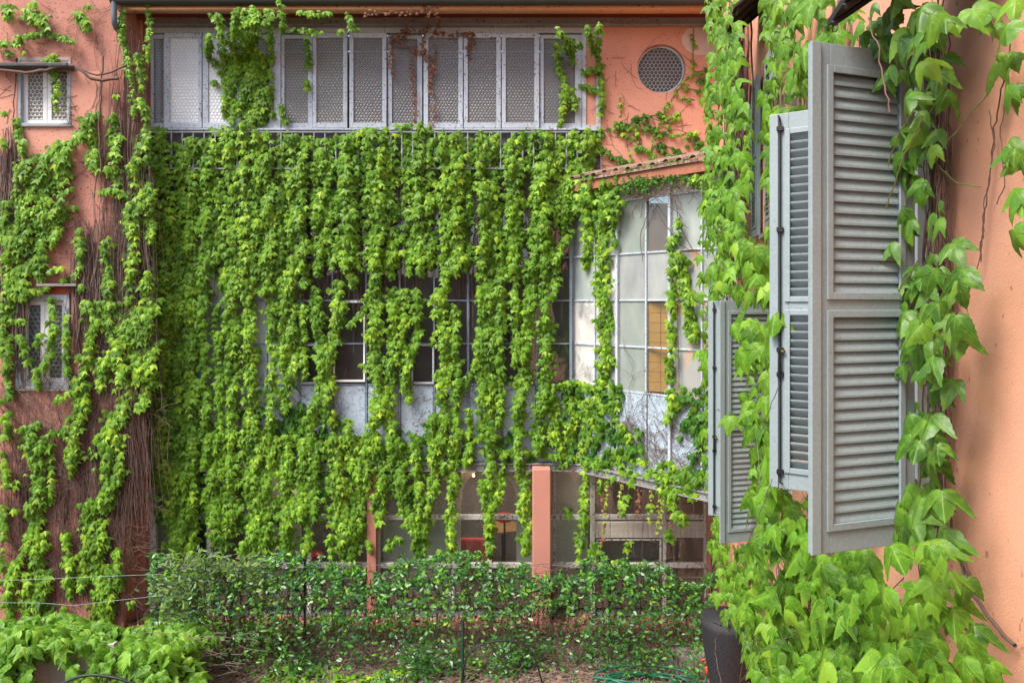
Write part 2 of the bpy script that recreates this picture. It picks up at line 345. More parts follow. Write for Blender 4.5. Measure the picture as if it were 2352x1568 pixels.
# casements of the upper band (outer x0, x1, pane x0, x1, glass, proud)
CAS = [(345, 378, 352, 375, 'hex_light', 0), (379, 466, 392, 458, 'hex_white', 1), (467, 555, 480, 541, 'hex_white', 1), (556, 630, 568, 618, 'hex_light', 0),
       (645, 718, 653, 707, 'hex_light', 0), (719, 799, 728, 789, 'hex_light', 1), (803, 889, 813, 879, 'hex_grey', 1), (890, 970, 900, 958, 'hex_grey', 0),
       (973, 1064, 984, 1053, 'hex_grey', 1), (1065, 1151, 1075, 1140, 'hex_grey', 1), (1152, 1239, 1162, 1227, 'hex_grey', 1), (1240, 1336, 1249, 1321, 'hex_grey', 0)]
zt, zbm = fz(76), fz(296)
mb = MB(); mb.box(fx(342), fx(1345), YF, YF+.12, fz(76), zb0-.003); mb.box(fx(342), fx(1345), YF-.08, YF+.12, fz(301), fz(297)); mb.box(fx(630), fx(645), YF-.02, YF+.12, fz(297), fz(76))
mb.box(fx(1337), fx(1346), YF-.02, YF+.12, fz(301), fz(76)); mb.box(fx(1370), fx(1380), YF-.02, YF+.12, fz(301), zb0-.003)
mb.box(fx(1346), fx(1370), YF-.02, YF+.12, fz(86), zb0-.003); mb.box(fx(1346), fx(1370), YF-.02, YF+.12, fz(301), fz(288)); mb.build('casement_band_frame', 'bluegrey', B, bevel=.004)
mb = MB(); mb.box(fx(1346), fx(1370), YF+.01, YF+.1, fz(288), fz(86)); mb.build('infill_panel', 'pink', B)
for (a, b, p, q, gm, pr) in CAS:
    y0, y1 = (YF-.045, YF+.03) if pr else (YF+.005, YF+.06)
    zt_ = fz(78 if pr else 80); X0, X1 = fx(a)+.004, fx(b)-.004
    mb = MB(); frame_ring(mb, X0, X1, zbm+.006, zt_, fx(p)-X0, X1-fx(q), fz(284)-zbm, zt_-fz(89), y0, y1)
    hx = X1-.012 if pr else X0+.012
    for zz in (zbm+.25, zt_-.25): mb.tube([(hx, y0-.008, zz-.05), (hx, y0-.008, zz+.05)], .008, 5, True)
    c = mb.build('casement', 'bluegrey', B, bevel=.006)
    pm = MB(); pm.box(fx(p)-.005, fx(q)+.005, y0+.03, y0+.036, fz(284)-.005, fz(89)+.005); pm.build('pane', gm, c)
mb = MB()                                               # room behind the band: pale strip standing in for the green reflection along the head, curtain below
mb.box(fx(345), fx(1336), YF+.42, YF+.44, fz(300), fz(103)); mb.build('curtain', surf('dim_curtain', (.24, .24, .23), .9, .2, 3), B)
mb = MB(); mb.box(fx(345), fx(1336), YF+.33, YF+.35, fz(103), fz(70)); mb.build('blind', surf('pale_green_blind', (.62, .68, .50), .9, .15, 6), B)
# wall strip below band: rough wall with iron balusters behind the ivy
mb = MB(); mb.box(fx(330), fx(1380), YF+.02, YF+.3, fz(470), fz(301)-.003); mb.build('rubble_wall', 'rubble', B)
rail = MB(); rail.box(fx(345), fx(1330), YF-.16, YF-.135, fz(309), fz(306)); rail.box(fx(345), fx(1330), YF-.16, YF-.135, fz(392), fz(389)); ro = rail.build('railing', 'iron', B)
bm_ = MB(); prof = [(0, .012), (.03, .02), (.05, .028), (.08, .012), (.2, .009), (.26, .02), (.3, .026), (.34, .014), (.5, .009), (.6, .016), (.66, .009)]
bm_.tube([(0, 0, z) for z, r in prof], [r for z, r in prof], 6); bme = bm_.mesh('baluster', 'iron', True)
for i in range(40):
    o = inst('baluster', bme, ro, Matrix.Translation((fx(352)+i*(fx(1325)-fx(352))/39, YF-.1475, fz(391))))
# upper-right wall: side strip below eaves to the bay roof
# middle storey glazing
cols = [379, 456, 533.5, 611, 688, 763.5, 841, 918, 997, 1075, 1153, 1232, 1311]
rows = [470, 493, 591, 690, 789, 883]
mb = MB()
for c_ in cols:
    wdt = .045 if c_ in (1075, 1311, 688) else .028
    mb.box(fx(c_)-wdt/2, fx(c_)+wdt/2, YF-.0, YF+.07, fz(1062), fz(470))
for r1 in rows[1:]:
    for a, b in zip(cols[:-1], cols[1:]): mb.box(fx(a)+.024, fx(b)-.024, YF+.01, YF+.055, fz(r1)-.013, fz(r1)+.013)
mb.box(fx(340), fx(379)-.03, YF, YF+.08, fz(1062), fz(470))
mb.build('glazing_frame', 'bluesteel', B)
for i, (a, b) in enumerate(zip(cols[:-1], cols[1:])):
    for j, (r0, r1) in enumerate(zip(rows[1:-1], rows[2:])):
        gm = 'frost_pale' if i < 3 or (i == 3 and j != 2) else 'glass'
        pm = MB(); pm.box(fx(a)+.012, fx(b)-.012, YF+.03, YF+.036, fz(r1)+.01, fz(r0)-.01); pm.build('pane', gm, B)
    pm = MB(); pm.box(fx(a)+.024, fx(b)-.024, YF+.02, YF+.05, fz(1060), fz(884)-.015); pm.build('panel', 'panel', B, bevel=.004)
    pm = MB(); pm.box(fx(a)+.024, fx(b)-.024, YF+.02, YF+.05, fz(492), fz(471)); pm.build('panel', 'beam', B)
for (a, b, r0, r1) in ((766, 839, 691, 876), (945, 997, 790, 881), (692, 762, 790, 881)):
    mb = MB(); frame_ring(mb, fx(a), fx(b), fz(r1), fz(r0), .03, .03, .035, .03, YF-.035, YF-.004); mb.build('sash', 'white' if a == 766 else 'bluegrey', B)
# steel beam between storeys
mb = MB(); z0, z1 = fz(1079), fz(1061); mb.box(fx(338), fx(1350), YF-.08, YF+.1, z0+.02, z1-.02); mb.box(fx(338), fx(1350), YF-.12, YF+.1, z0, z0+.02); mb.box(fx(338), fx(1350), YF-.12, YF+.1, z1-.02, z1)
for i in range(30): mb.box(fx(360)+i*.26, fx(360)+i*.26+.03, YF-.1, YF-.08, (z0+z1)/2-.02, (z0+z1)/2+.02)
mb.build('steel_beam', 'beam', B)
# angled bay on the right
def bay_y(px): return 15.38/(1+1.15*(px-CX)/F)
def bp(px): y = bay_y(px); return (xw(px, y), y)
BC = [1313, 1366, 1419, 1484, 1540, 1612, 1660, 1700]
zr = [fz(p) for p in (462, 590, 690, 789, 886)]
zr[0] = EZ+1.80
BAY = []
fr = MB()
for k, pxx in enumerate(BC):
    p = Vector(bp(pxx)); d = (Vector(bp(1600))-Vector(bp(1320))).normalized(); wd = .05 if k in (2, 4, 0) else .028
    fr.wall(p-d*wd/2, p+d*wd/2, fz(1062), zr[0]+.28, -.06, .04 if k in (2, 4) else .01)
cell_m = [['frost_green', 'frost_pale', 'frost_white', 'frost_white'], ['frost_beige', 'frost_white', 'frost_white', 'frost_beige'], ['frost_green', 'frost_beige', 'frost_green', 'frost_green'],
          ['glass_lo', 'frost_beige', 'glass', 'glass'], ['frost_pale', 'frost_rust', 'frost_rust', 'frost_rust'], ['frost_pale', 'frost_pale', 'frost_rust', 'frost_pale'], ['frost_pale']*4]
for k in range(len(BC)-1):
    a, b = Vector(bp(BC[k])), Vector(bp(BC[k+1])); d = (b-a).normalized(); a2, b2 = a+d*.026, b-d*.026
    for j in range(5): fr.wall(a2, b2, zr[j]-.014, zr[j]+.014, -.04, 0)
    for j in range(4):
        pm = MB(); pm.wall(a+d*.012, b-d*.012, zr[j+1]+.01, zr[j]-.01, -.03, -.024); pm.build('pane', cell_m[k][j], B)
    pm = MB(); pm.wall(a2, b2, fz(1060), zr[4]-.016, -.04, -.01); pm.build('panel', 'panel', B, bevel=.004)
    pm = MB(); pm.wall(a2, b2, zr[0]+.016, zr[0]+.28, -.04, -.012); pm.build('panel', 'oldwhite', B)
fr.build('bay_frame', 'bluegrey', B)
pa, pb = Vector(bp(1313)), Vector(bp(1700)); d = (pb-pa).normalized()
mb = MB(); mb.wall(pa+d*.12, pb, z0+.02, z1-.02, -.1, .08); mb.wall(pa+d*.12, pb, z0, z0+.02, -.1, .12); mb.wall(pa+d*.12, pb, z1-.02, z1, -.1, .12); mb.build('bay_beam', 'beam', B)
mb = MB(); mb.wall(pa-d*.1, pb, zr[0]+.25, zr[0]+.40, .02, .20); mb.build('bay_fascia', 'fascia2', B)
mb = MB(); e1 = pa-d*.1
nn = Vector((d.y, -d.x)); q = [e1+nn*.24, pb+nn*.24, Vector((pb.x, YF-.005)), Vector((e1.x-.0, YF-.005))]
mb.add([(q[0].x, q[0].y, zr[0]+.41), (q[1].x, q[1].y, zr[0]+.41), (q[2].x, q[2].y, zr[0]+.85), (q[3].x, q[3].y, zr[0]+.42), (q[0].x, q[0].y, zr[0]+.45), (q[1].x, q[1].y, zr[0]+.45), (q[2].x, q[2].y, zr[0]+.89), (q[3].x, q[3].y, zr[0]+.46)],
       [(0, 1, 5, 4), (4, 5, 6, 7), (3, 2, 1, 0), (1, 2, 6, 5), (0, 4, 7, 3)]); bro = mb.build('bay_roof', 'terracotta', B)
L = (pb-pa).length+.1; slope = .44/max(.5, (Vector((pb.x, YF))-pb).length)
for i in range(14):
    t0 = (i+.5)/14; base = q[0].lerp(q[1], t0); lenr = .25+.9*t0; tm = MB(); cv = []; wt = .075
    up = Vector((-nn.x, -nn.y)); zb = zr[0]+.455+random.uniform(-.01, .025); tl_ = d*wt
    rings = 5
    for s_ in range(2):
        p = base-up*.05*(1-s_)+up*lenr*s_; zz = zb+.012+(lenr*.28*s_)
        for k in range(rings+1):
            a = math.pi*k/rings; cv.append((p.x+d.x*wt*math.cos(a), p.y+d.y*wt*math.cos(a), zz+wt*.8*math.sin(a)))
        for k in range(rings+1):
            a = math.pi*k/rings; cv.append((p.x+d.x*(wt-.014)*math.cos(a), p.y+d.y*(wt-.014)*math.cos(a), zz+(wt-.018)*.8*math.sin(a)))
    n_ = rings+1; ff = []
    for k in range(rings): ff += [(k, k+1, 2*n_+k+1, 2*n_+k), (k, n_+k, n_+k+1, k+1), (n_+k, 3*n_+k, 3*n_+k+1, n_+k+1)]
    tm.add(cv, ff); tm.build('roof_tile', 'terracotta', bro)
# middle floor slab and back room
mb = MB(); mb.box(fx(330), 3.9, YF+.1, YF+4, fz(1062), fz(1062)+.12); mb.build('floor_slab', 'floor_in', B)
mb = MB(); mb.box(fx(330), 4.2, YF+2.6, YF+2.7, 0, fz(440)); mb.build('back_wall', 'mauve', B)
mb = MB(); mb.box(fx(330), 4.2, YF+.31, YF+4, fz(470), fz(462)); mb.build('upper_ceiling', 'dark', B)
mb = MB(); mb.box(fx(330), fx(330)+.08, YF+.1, YF+3, 0, fz(470)); mb.box(4.2, 4.28, YF-2.0, YF+3, 0, fz(430)); mb.build('side_wall', 'dark', B)
# ground floor glazing
YG = YF+.1
def gx(p): return xw(p, YG)
def gz(p): return zw(p, YG)
post = [(342, 360), (476, 486), (706, 716), (862, 874), (1038, 1044), (1120, 1130), (1270, 1276), (1356, 1366), (1522, 1530), (1618, 1624)]
mb = MB()
for a, b in post: mb.box(gx(a), gx(b), YG-.04, YG+.06, gz(1405), fz(1079)-.003)
spans = [(post[i][1], post[i+1][0]) for i in range(len(post)-1)]
for a, b in spans: mb.box(gx(a), gx(b), YG-.03, YG+.05, gz(1192), gz(1181)); mb.box(gx(a), gx(b), YG-.05, YG+.05, gz(1302), gz(1291))
mb.build('ground_floor_frame', 'oldwhite', B, bevel=.006)
for i, (a, b) in enumerate(spans):
    for (r0, r1, gm) in ((1079, 1181, 'glass_lo'), (1192, 1291, 'glass'), (1302, 1395, 'glass_lo')):
        if a == 1366 and r0 == 1192: r0 = 1236
        if i == 8 and r0 == 1192: r0 = 1236
        pm = MB(); pm.box(gx(a), gx(b), YG, YG+.006, gz(r1), gz(r0)); pm.build('pane', gm, B)
for (a, b) in spans[7:9]:
    vg = MB(); vg.box(gx(a), gx(b), YG, YG+.05, gz(1234), gz(1198)); vo = vg.build('vent_grille', 'vent', B)
    sm = MB(); sm.box(0, gx(b)-gx(a), -.03, 0, 0, .008); sme = sm.mesh('vent_slat', 'vent')
    for k in range(12): inst('vent_slat', sme, vo, Matrix.Translation((gx(a), YG, gz(1232)+k*.0235)))
    mb = MB()
    for k in range(int((b-a)/11)): mb.box(gx(a+6+k*11), gx(a+6+k*11)+.008, YG-.036, YG-.0305, gz(1234), gz(1198))
    mb.build('vent_bar', 'vent', vo)
mb = MB(); frame_ring(mb, gx(1370), gx(1518), gz(1300), gz(1236), .035, .035, .06, .02, YG-.055, YG-.033); mb.build('sash', 'oldwhite', B)
# masonry of the ground floor
mb = MB(); mb.box(fx(1222), fx(1262), YF-.42, YF+.05, 0, zw(1077, 13.6)); po = mb.build('pillar', 'pillar', B, bevel=.015)
mb = MB(); mb.box(fx(845), fx(866), YF-.1, YF+.05, 0, fz(1079)); mb.build('pillar', 'brownpipe', B, bevel=.01)
mb = MB(); mb.box(fx(300), fx(340), YF-.1, YF+.3, 0, fz(1075)); mb.build('corner_pier', 'pink_old', B)
mb = MB(); mb.box(fx(1624), 4.3, YF-.0, YF+.3, 0, fz(1062)); mb.build('end_wall', 'pink_old', B)
mb = MB(); mb.box(fx(360), fx(1624), YF-.06, YF+.3, 0, gz(1405)); mb.build('plinth', 'rubble', B)
# rooms behind the ground floor glass
mb = MB(); 
for a, b in ((360, 430), (560, 690), (880, 1058), (1186, 1224)): mb.box(gx(a)*1.02, gx(b)*1.02, YG+.3, YG+.35, 0.2, fz(1081))
mb.box(gx(1264)*1.02, gx(1352)*1.02, YG+.42, YG+.47, .2, fz(1081))
# arch head over the dark opening
za = gz(1088); xa0, xa1 = gx(1058)*1.02, gx(1186)*1.02; ar = (xa1-xa0)/2; xm = (xa0+xa1)/2; seg = 16
for k in range(seg):
    a0, a1 = math.pi*k/seg, math.pi*(k+1)/seg
    p0, p1 = (xm-ar*math.cos(a0), za-.62+.62*math.sin(a0)), (xm-ar*math.cos(a1), za-.62+.62*math.sin(a1))
    mb.add([(p0[0], YG+.5, p0[1]), (p1[0], YG+.5, p1[1]), (p1[0], YG+.5, fz(1081)), (p0[0], YG+.5, fz(1081)), (p0[0], YG+.55, p0[1]), (p1[0], YG+.55, p1[1])], [(0, 1, 2, 3), (0, 4, 5, 1)])
mb.build('partition_wall', 'beige', B)
mb = MB(); mb.box(fx(330), 4.2, YG+.1, YF+2.6, 0.1, .2); mb.build('room_floor', 'floor_in', B)
for lx_, en_ in ((gx(1110), 40), (gx(700), 25), (gx(1440), 18)):  # lights added to brighten the rooms; only the first has bulbs near it
    ld = bpy.data.lights.new('room_lamp', 'POINT'); ld.energy = en_; ld.color = (1, .86, .70); ld.shadow_soft_size = .15; lo = bpy.data.objects.new('room_lamp', ld); COL.objects.link(lo); lo.location = (lx_, YG+.16, fz(1100)); lo.location.y = YG+.9 if lx_ == gx(1110) else YG+.22
lamp = thing('wall_lamp', (gx(1088), YG+.44, gz(1083)), 'pair of small lit spot lamps at the head of the dark arched opening', 'lamp')
for k, (px_, py_) in enumerate(((1054, 1084), (1062, 1086), (1085, 1100))):
    mb = MB(); c0 = Vector((gx(px_), YG+.44, gz(py_))); mb.tube([c0, c0+Vector((0, .01, -.05))], [.016, .024], 8, True); mb.build('bulb', 'lamp', lamp, True)
mb = MB(); mb.box(gx(1048), gx(1100), YG+.43, YG+.47, gz(1080), gz(1078)); mb.build('lamp_rail', 'black', lamp)
# red armchair and a table
ch = thing('armchair', (gx(1070), YG+.85, .2), 'red upholstered armchair inside the arched room beside the glass', 'armchair')
def cushion(x, y, z, sx, sy, sz, name, tilt=0.):
    mb = MB(); mb.box(-sx/2, sx/2, -sy/2, sy/2, 0, sz); o = mb.build(name, 'red', ch, bevel=min(sx, sy, sz)*.32); o.matrix_basis = Matrix.Translation((x, y, z)) @ Matrix.Rotation(tilt, 4, 'X'); o.modifiers['bevel'].segments = 4; return o
cxr_ = gx(1075)
cushion(cxr_, YG+.75, .45, .75, .7, .35, 'seat'); cushion(cxr_, YG+.52, .6, .75, .18, .62, 'backrest', R(-8)); cushion(cxr_-.36, YG+.75, .4, .16, .75, .55, 'armrest'); cushion(cxr_+.36, YG+.75, .4, .16, .75, .55, 'armrest')
for sx in (-.3, .3):
    for sy in (.5, 1.0):
        mb = MB(); mb.tube([(cxr_+sx, YG+sy, .2), (cxr_+sx, YG+sy, .42)], .02, 6, True); mb.build('leg', 'black', ch)
tb = thing('round_table', (gx(1155), YG+1.2, .2), 'light wooden table inside the dark arched room', 'table')
mb = MB(); mb.tube([(gx(1155), YG+1.2, zw(1212, YG+1.2)), (gx(1155), YG+1.2, zw(1208, YG+1.2))], .42, 20, True); mb.build('tabletop', 'wood', tb)
mb = MB(); mb.tube([(gx(1155), YG+1.2, .2), (gx(1155), YG+1.2, .24), (gx(1155), YG+1.2, .3), (gx(1155), YG+1.2, zw(1212, YG+1.2))], [.25, .2, .04, .04], 10, True); mb.build('pedestal', 'black', tb)
for (px_, nm) in ((1158, 0), (700, 1), (520, 2)):
    st = thing('stool', (gx(px_), YG+.7, .2), ('red lampshade-topped stool seen high behind the arch', 'small red stool behind the white-framed panes by the hedge', 'red stool behind the glass at the left end of the hedge')[nm], 'stool', )
    zz = zw(1185, YG+1.) if nm == 0 else .75
    mb = MB(); mb.tube([(gx(px_), YG+.7, zz), (gx(px_), YG+.7, zz+.12)], [.14, .17], 14, True); mb.build('seat', 'red', st)
    mb = MB(); mb.tube([(gx(px_), YG+.7, .2), (gx(px_), YG+.7, zz)], .02, 6, True); mb.build('leg', 'black', st)
# reflection of ochre tiles in the bay panes, built as tiles behind the glass
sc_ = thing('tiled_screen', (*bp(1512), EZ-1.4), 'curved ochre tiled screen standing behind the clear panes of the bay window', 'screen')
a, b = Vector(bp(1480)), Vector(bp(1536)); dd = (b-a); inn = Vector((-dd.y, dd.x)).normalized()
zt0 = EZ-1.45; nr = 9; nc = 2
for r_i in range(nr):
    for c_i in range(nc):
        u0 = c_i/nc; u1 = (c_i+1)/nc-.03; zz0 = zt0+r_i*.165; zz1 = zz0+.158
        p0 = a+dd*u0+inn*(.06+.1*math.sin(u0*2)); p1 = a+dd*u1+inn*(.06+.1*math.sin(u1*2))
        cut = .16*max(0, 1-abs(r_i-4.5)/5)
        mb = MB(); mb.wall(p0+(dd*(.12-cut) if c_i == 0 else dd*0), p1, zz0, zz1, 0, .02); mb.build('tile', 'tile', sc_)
mb = MB(); mb.wall(Vector(bp(1484))-inn*-.7, Vector(bp(1560))-inn*-.7, EZ-1.5, EZ+1.8, 0, .03); mb.build('inner_wall_panel', surf('cream_wall', (.62, .50, .36), .9, .1, 2), B)

# ------------------------------------------------------------ left wing
YL = 13.45
def lx(p): return xw(p, YL)
def lz(p): return zw(p, YL)
LB = thing('wing_building', (lx(120), YL, 0), 'weathered pink wing at the left with two small grey-framed windows and bare vine stems', 'building')
xl0, xl1 = lx(-420), lx(284); th = .5
W1 = (lx(42), lx(164), lz(289), lz(134)); W2 = (lx(36), lx(161), lz(893), lz(676))
mb = MB()
mb.box(xl0, min(W1[0], W2[0]), YL, YL+th, 0, EZ+7); xx = max(W1[1], W2[1]); mb.box(xx, xl1, YL, YL+th, 0, EZ+7)
xm0 = min(W1[0], W2[0])
mb.box(xm0, xx, YL, YL+th, W1[3], EZ+7); mb.box(xm0, xx, YL, YL+th, W2[3], W1[2]); mb.box(xm0, xx, YL, YL+th, 0, W2[2])
mb.build('wall', 'pink_old', LB)
mb = MB(); mb.box(lx(-60), lx(220), YL-.02, YL-.004, lz(385), lz(165)); 
# smooth render coat round the upper window (a thin skin with the opening left free)
mb = MB(); mb.box(lx(-60), W1[0]-.003, YL-.012, YL-.001, lz(372), lz(165)); mb.box(W1[1]+.003, lx(232), YL-.012, YL-.001, lz(372), lz(165)); mb.box(W1[0]-.003, W1[1]+.003, YL-.012, YL-.001, lz(372), W1[2]-.03); mb.box(W1[0]-.003, W1[1]+.003, YL-.012, YL-.001, W1[3]+.02, lz(165)) ; mb.build('render_coat', 'pink', LB)
for (X0, X1, Z0, Z1), gm, lb in ((W1, 'hex_small', 0), (W2, 'hex_dark', 1)):
    fw = .05 if lb == 0 else .10
    mb = MB(); frame_ring(mb, X0+.004, X1-.004, Z0+.004, Z1-.004, fw, fw*.7 if lb == 0 else fw, .04 if lb == 0 else .11, fw, YL-.02, YL+.24); wn = mb.build('window', 'greywin', LB, bevel=.005)
    ix0, ix1, iz0, iz1 = X0+fw, X1-(fw*.7 if lb == 0 else fw)-.004, Z0+(.04 if lb == 0 else .11), Z1-fw-.004; mx = (ix0+ix1)/2
    for (u0, u1) in ((ix0, mx), (mx, ix1)):
        mb = MB(); frame_ring(mb, u0+.003, u1-.003, iz0, iz1, .075, .075, .075, .085, YL+.06, YL+.11); so_ = mb.build('sash', 'white', wn, bevel=.005)
        mb = MB(); mb.box(u0+.072, u1-.072, YL+.085, YL+.09, iz0+.07, iz1-.08); mb.build('pane', gm, wn)
    mb = MB(); mb.box(X0-.03, X1+.03, YL-.05, YL+.2, Z0-.025, Z0+.002); mb.build('sill', 'kerb', wn)
    mb = MB(); mb.box(X0, X1, YL+.4, YL+.42, Z0, Z1); mb.build('window_back', 'dark', LB)
mb = MB(); mb.box(lx(-30), lx(172), YL-.24, YL+.0, lz(162), lz(153)); mb.build('window_ledge', 'rubble', LB, bevel=.02)
mb = MB(); mb.box(lx(96), lx(186), YL-.16, YL+.0, lz(658), lz(652)); mb.build('window_ledge', 'kerb', LB, bevel=.006)
mb = MB(); mb.box(lx(100), lx(176), YL-.01, YL-.002, W2[3]+.008, lz(660)); mb.build('lintel_patch', 'soffit', LB)
mb = MB(); dp = 13.2
mb.tube([W(262, -30, dp), W(262, 0, dp), W(262, 40, dp), W(263, 55, dp), W(268, 66, dp+.1), W(276, 74, dp+.2)], .05, 10, True); mb.build('downpipe', 'lead', LB, True)
mb = MB(); mb.tube([W(292, 300, 13.6), W(292, 1130, 13.6), W(292, 1420, 13.6)], .062, 12, True)
for p in (640, 1000, 1262): mb.tube([W(292, p, 13.6), W(292, p+4, 13.6)], .07, 12, True)
mb.build('downpipe', 'brownpipe', LB, True)
mb = MB(); mb.box(fx(284), fx(346), YF+.13, YF+.2, 0, EZ+5.6); mb.build('recess_wall', 'pink_old', B)
mb = MB(); mb.box(lx(284), fx(330), YL+.47, YL+.52, 0, EZ+5.2); mb.build('recess_wall', 'pink_old', LB)

# ------------------------------------------------------------ right building: wall line X = 1.357 + .1745 Y
def RX(y): return 1.357+.1745*y
ND = Vector((-1, .1745)).normalized()                  # outward normal of that wall
RB = thing('side_building', (RX(5), 5, 0), 'apricot rendered building on the right with open grey-green louvred shutters and big-leaved creeper', 'building')
def rwall(mb, y0, y1, z0, z1, t0, t1):                 # seen from outside, left = far
    return mb.wall((RX(y1), y1), (RX(y0), y0), z0, z1, t0, t1)
wins = [(3.5, 4.16, EZ-1.07, EZ+1.13), (7.05, 7.7, EZ-2.15, EZ+.02), (8.2, 8.75, EZ+.8, EZ+2.6)]
mb = MB(); ys = -4.
for (a, b, z0, z1) in wins:
    rwall(mb, ys, a, -1, EZ+6, -.35, 0); rwall(mb, a, b, -1, z0, -.35, 0); rwall(mb, a, b, z1, EZ+6, -.35, 0); ys = b
rwall(mb, ys, 14.35, -1, EZ+6, -.35, 0)
mb.build('wall', 'pink_near', RB)
for (a, b, z0, z1) in wins:
    mb = MB(); rwall(mb, a, a+.06, z0, z1, -.14, -.05); rwall(mb, b-.06, b, z0, z1, -.14, -.05); rwall(mb, a+.06, b-.06, z0, z0+.06, -.14, -.05); rwall(mb, a+.06, b-.06, z1-.06, z1, -.14, -.05)
    rwall(mb, (a+b)/2-.03, (a+b)/2+.03, z0+.06, z1-.06, -.13, -.055)
    wn = mb.build('window', 'white', RB)
    mb = MB(); rwall(mb, a+.06, b-.06, z0+.06, z1-.06, -.10, -.094); mb.build('pane', 'glass', wn)
    mb = MB(); rwall(mb, a-.06, b+.06, z0-.05, z0, -.3, .05); mb.build('sill', 'kerb', wn)
    mb = MB(); rwall(mb, a-.02, b+.02, z0-.02, z1+.02, -.3, -.28); mb.build('curtain', 'white_screen', wn)
mb = MB()                                               # white outer jamb of the near window
rwall(mb, 3.52, 3.58, EZ-1.12, EZ+1.2, -.02, .09); mb.build('jamb', 'white', RB)
def shutter(name_lb, hinge, outer, z0, H, bolts=True, slat_flip=1, th=.038, front=True):
    h = Vector(hinge); o_ = Vector(outer); wd = (o_-h).length; ax = (o_-h).normalized(); ang = math.atan2(ax.y, ax.x)
    mat_ = Matrix.Translation((h.x, h.y, z0)) @ Matrix.Rotation(ang, 4, 'Z')
    sw, rl, mr = .085, .115, .085; mid = H*.487
    mb = MB(); T = th
    mb.box(0, sw, -T/2, T/2, 0, H); mb.box(wd-sw, wd, -T/2, T/2, 0, H)
    mb.box(sw, wd-sw, -T/2, T/2, 0, rl); mb.box(sw, wd-sw, -T/2, T/2, H-rl, H); mb.box(sw, wd-sw, -T/2, T/2, mid-mr/2, mid+mr/2)
    mb.box(wd-.028, wd+.022, T/2+.0005, T/2+.014, 0.004, H-.004)
    so_ = mb.build('shutter', 'shutter', RB, bevel=.003, label=name_lb); so_.matrix_basis = mat_
    for (a, b) in ((rl, mid-mr/2), (mid+mr/2, H-rl)):
        mo = MB(); u0, u1, q = sw-.022, wd-sw+.022, .032
        for ysg in (-1, 1):
            y0, y1 = sorted((ysg*(T/2+.0005), ysg*(T/2+.011)))
            mo.box(u0, u0+q, y0, y1, a-.02, b+.02); mo.box(u1-q, u1, y0, y1, a-.02, b+.02); mo.box(u0+q, u1-q, y0, y1, a-.02, a-.02+q); mo.box(u0+q, u1-q, y0, y1, b+.02-q, b+.02)
        mo.build('moulding', 'shutter', so_, bevel=.003)
        sm = MB(); L_ = wd-2*sw-.006; pr = []
        for k in range(9):                              # rounded board section
            t_ = -1+2*k/8; pr.append((t_*.034, .0048*(1-t_**4)**.5+.0012))
        sec = pr+[(p[0], -p[1]) for p in reversed(pr)]
        ca, sa = math.cos(R((64 if slat_flip < 0 else 50)*slat_flip)), math.sin(R((64 if slat_flip < 0 else 50)*slat_flip))
        sec = [(p[0]*ca-p[1]*sa, p[0]*sa+p[1]*ca) for p in sec]
        sm.prism(sec, 'x', 0, L_); sme = sm.mesh('slat', 'shutter', False)
        zz = a+.034; nsl = int((b-.03-zz)/.0492)+1; step = (b-.03-zz)/max(1, nsl-1)
        for k in range(nsl): inst('slat', sme, so_, Matrix.Translation((sw+.003, 0, zz+k*step)) @ Matrix.Rotation(random.uniform(-.02, .02), 4, 'X'))
    if bolts:
        mb = MB(); bx_ = wd-.04; yb = bolts*(T/2+.014)
        mb.tube([(bx_+.01, yb+bolts*.004, H-.012), (bx_+.0, yb+bolts*.008, H-.03), (bx_, yb, H-.05), (bx_, yb, .06), (bx_, yb+bolts*.008, .04), (bx_-.02, yb+bolts*.01, .03)], .0055, 6, True)
        for zz in (H-.09, H*.69, H*.37, H*.305, .10):
            mb.box(bx_-.018, bx_+.018, yb-.009, yb+.011, zz-.013, zz+.013)
        mb.tube([(bx_, yb+bolts*.012, H*.305), (bx_, yb+bolts*.014, H*.37)], [.012, .009], 6, True)
        mb.build('bolt', 'black', so_)
        mb = MB(); mb.tube([(bx_, yb+bolts*.005, H*.366), (bx_-.03, yb+bolts*.02, H*.366)], [.006, .01], 8, True); mb.build('knob', 'brass', so_)
    return so_
Hs = 2.2
shutter('large near shutter leaf standing open towards the camera, upper louvres see-through', (1.815, 3.46), (1.287, 3.28), EZ-1.072, Hs, 0, -1)
shutter('narrow-looking shutter leaf behind the near one, with a long black bolt', (2.03, 4.18), (1.56, 4.52), EZ-1.077, Hs, 1, 1)
shutter('lower far shutter leaf half covered by creeper', (2.44, 7.07), (1.893, 6.92), EZ-2.16, Hs, 0, -1)
shutter('edge-on lower far shutter leaf with black bolt', (2.50, 7.62), (2.048, 7.84), EZ-2.16, Hs, 1, 1)
shutter('high far shutter leaf folded flat on the wall', (RX(8.2)-.05, 8.2), (RX(7.72)-.05, 7.72), EZ+.8, 1.85, 0, 1)
shutter('high far shutter leaf folded flat beyond its window', (RX(8.75)-.05, 8.75), (RX(9.23)-.05, 9.23), EZ+.8, 1.85, 0, 1)
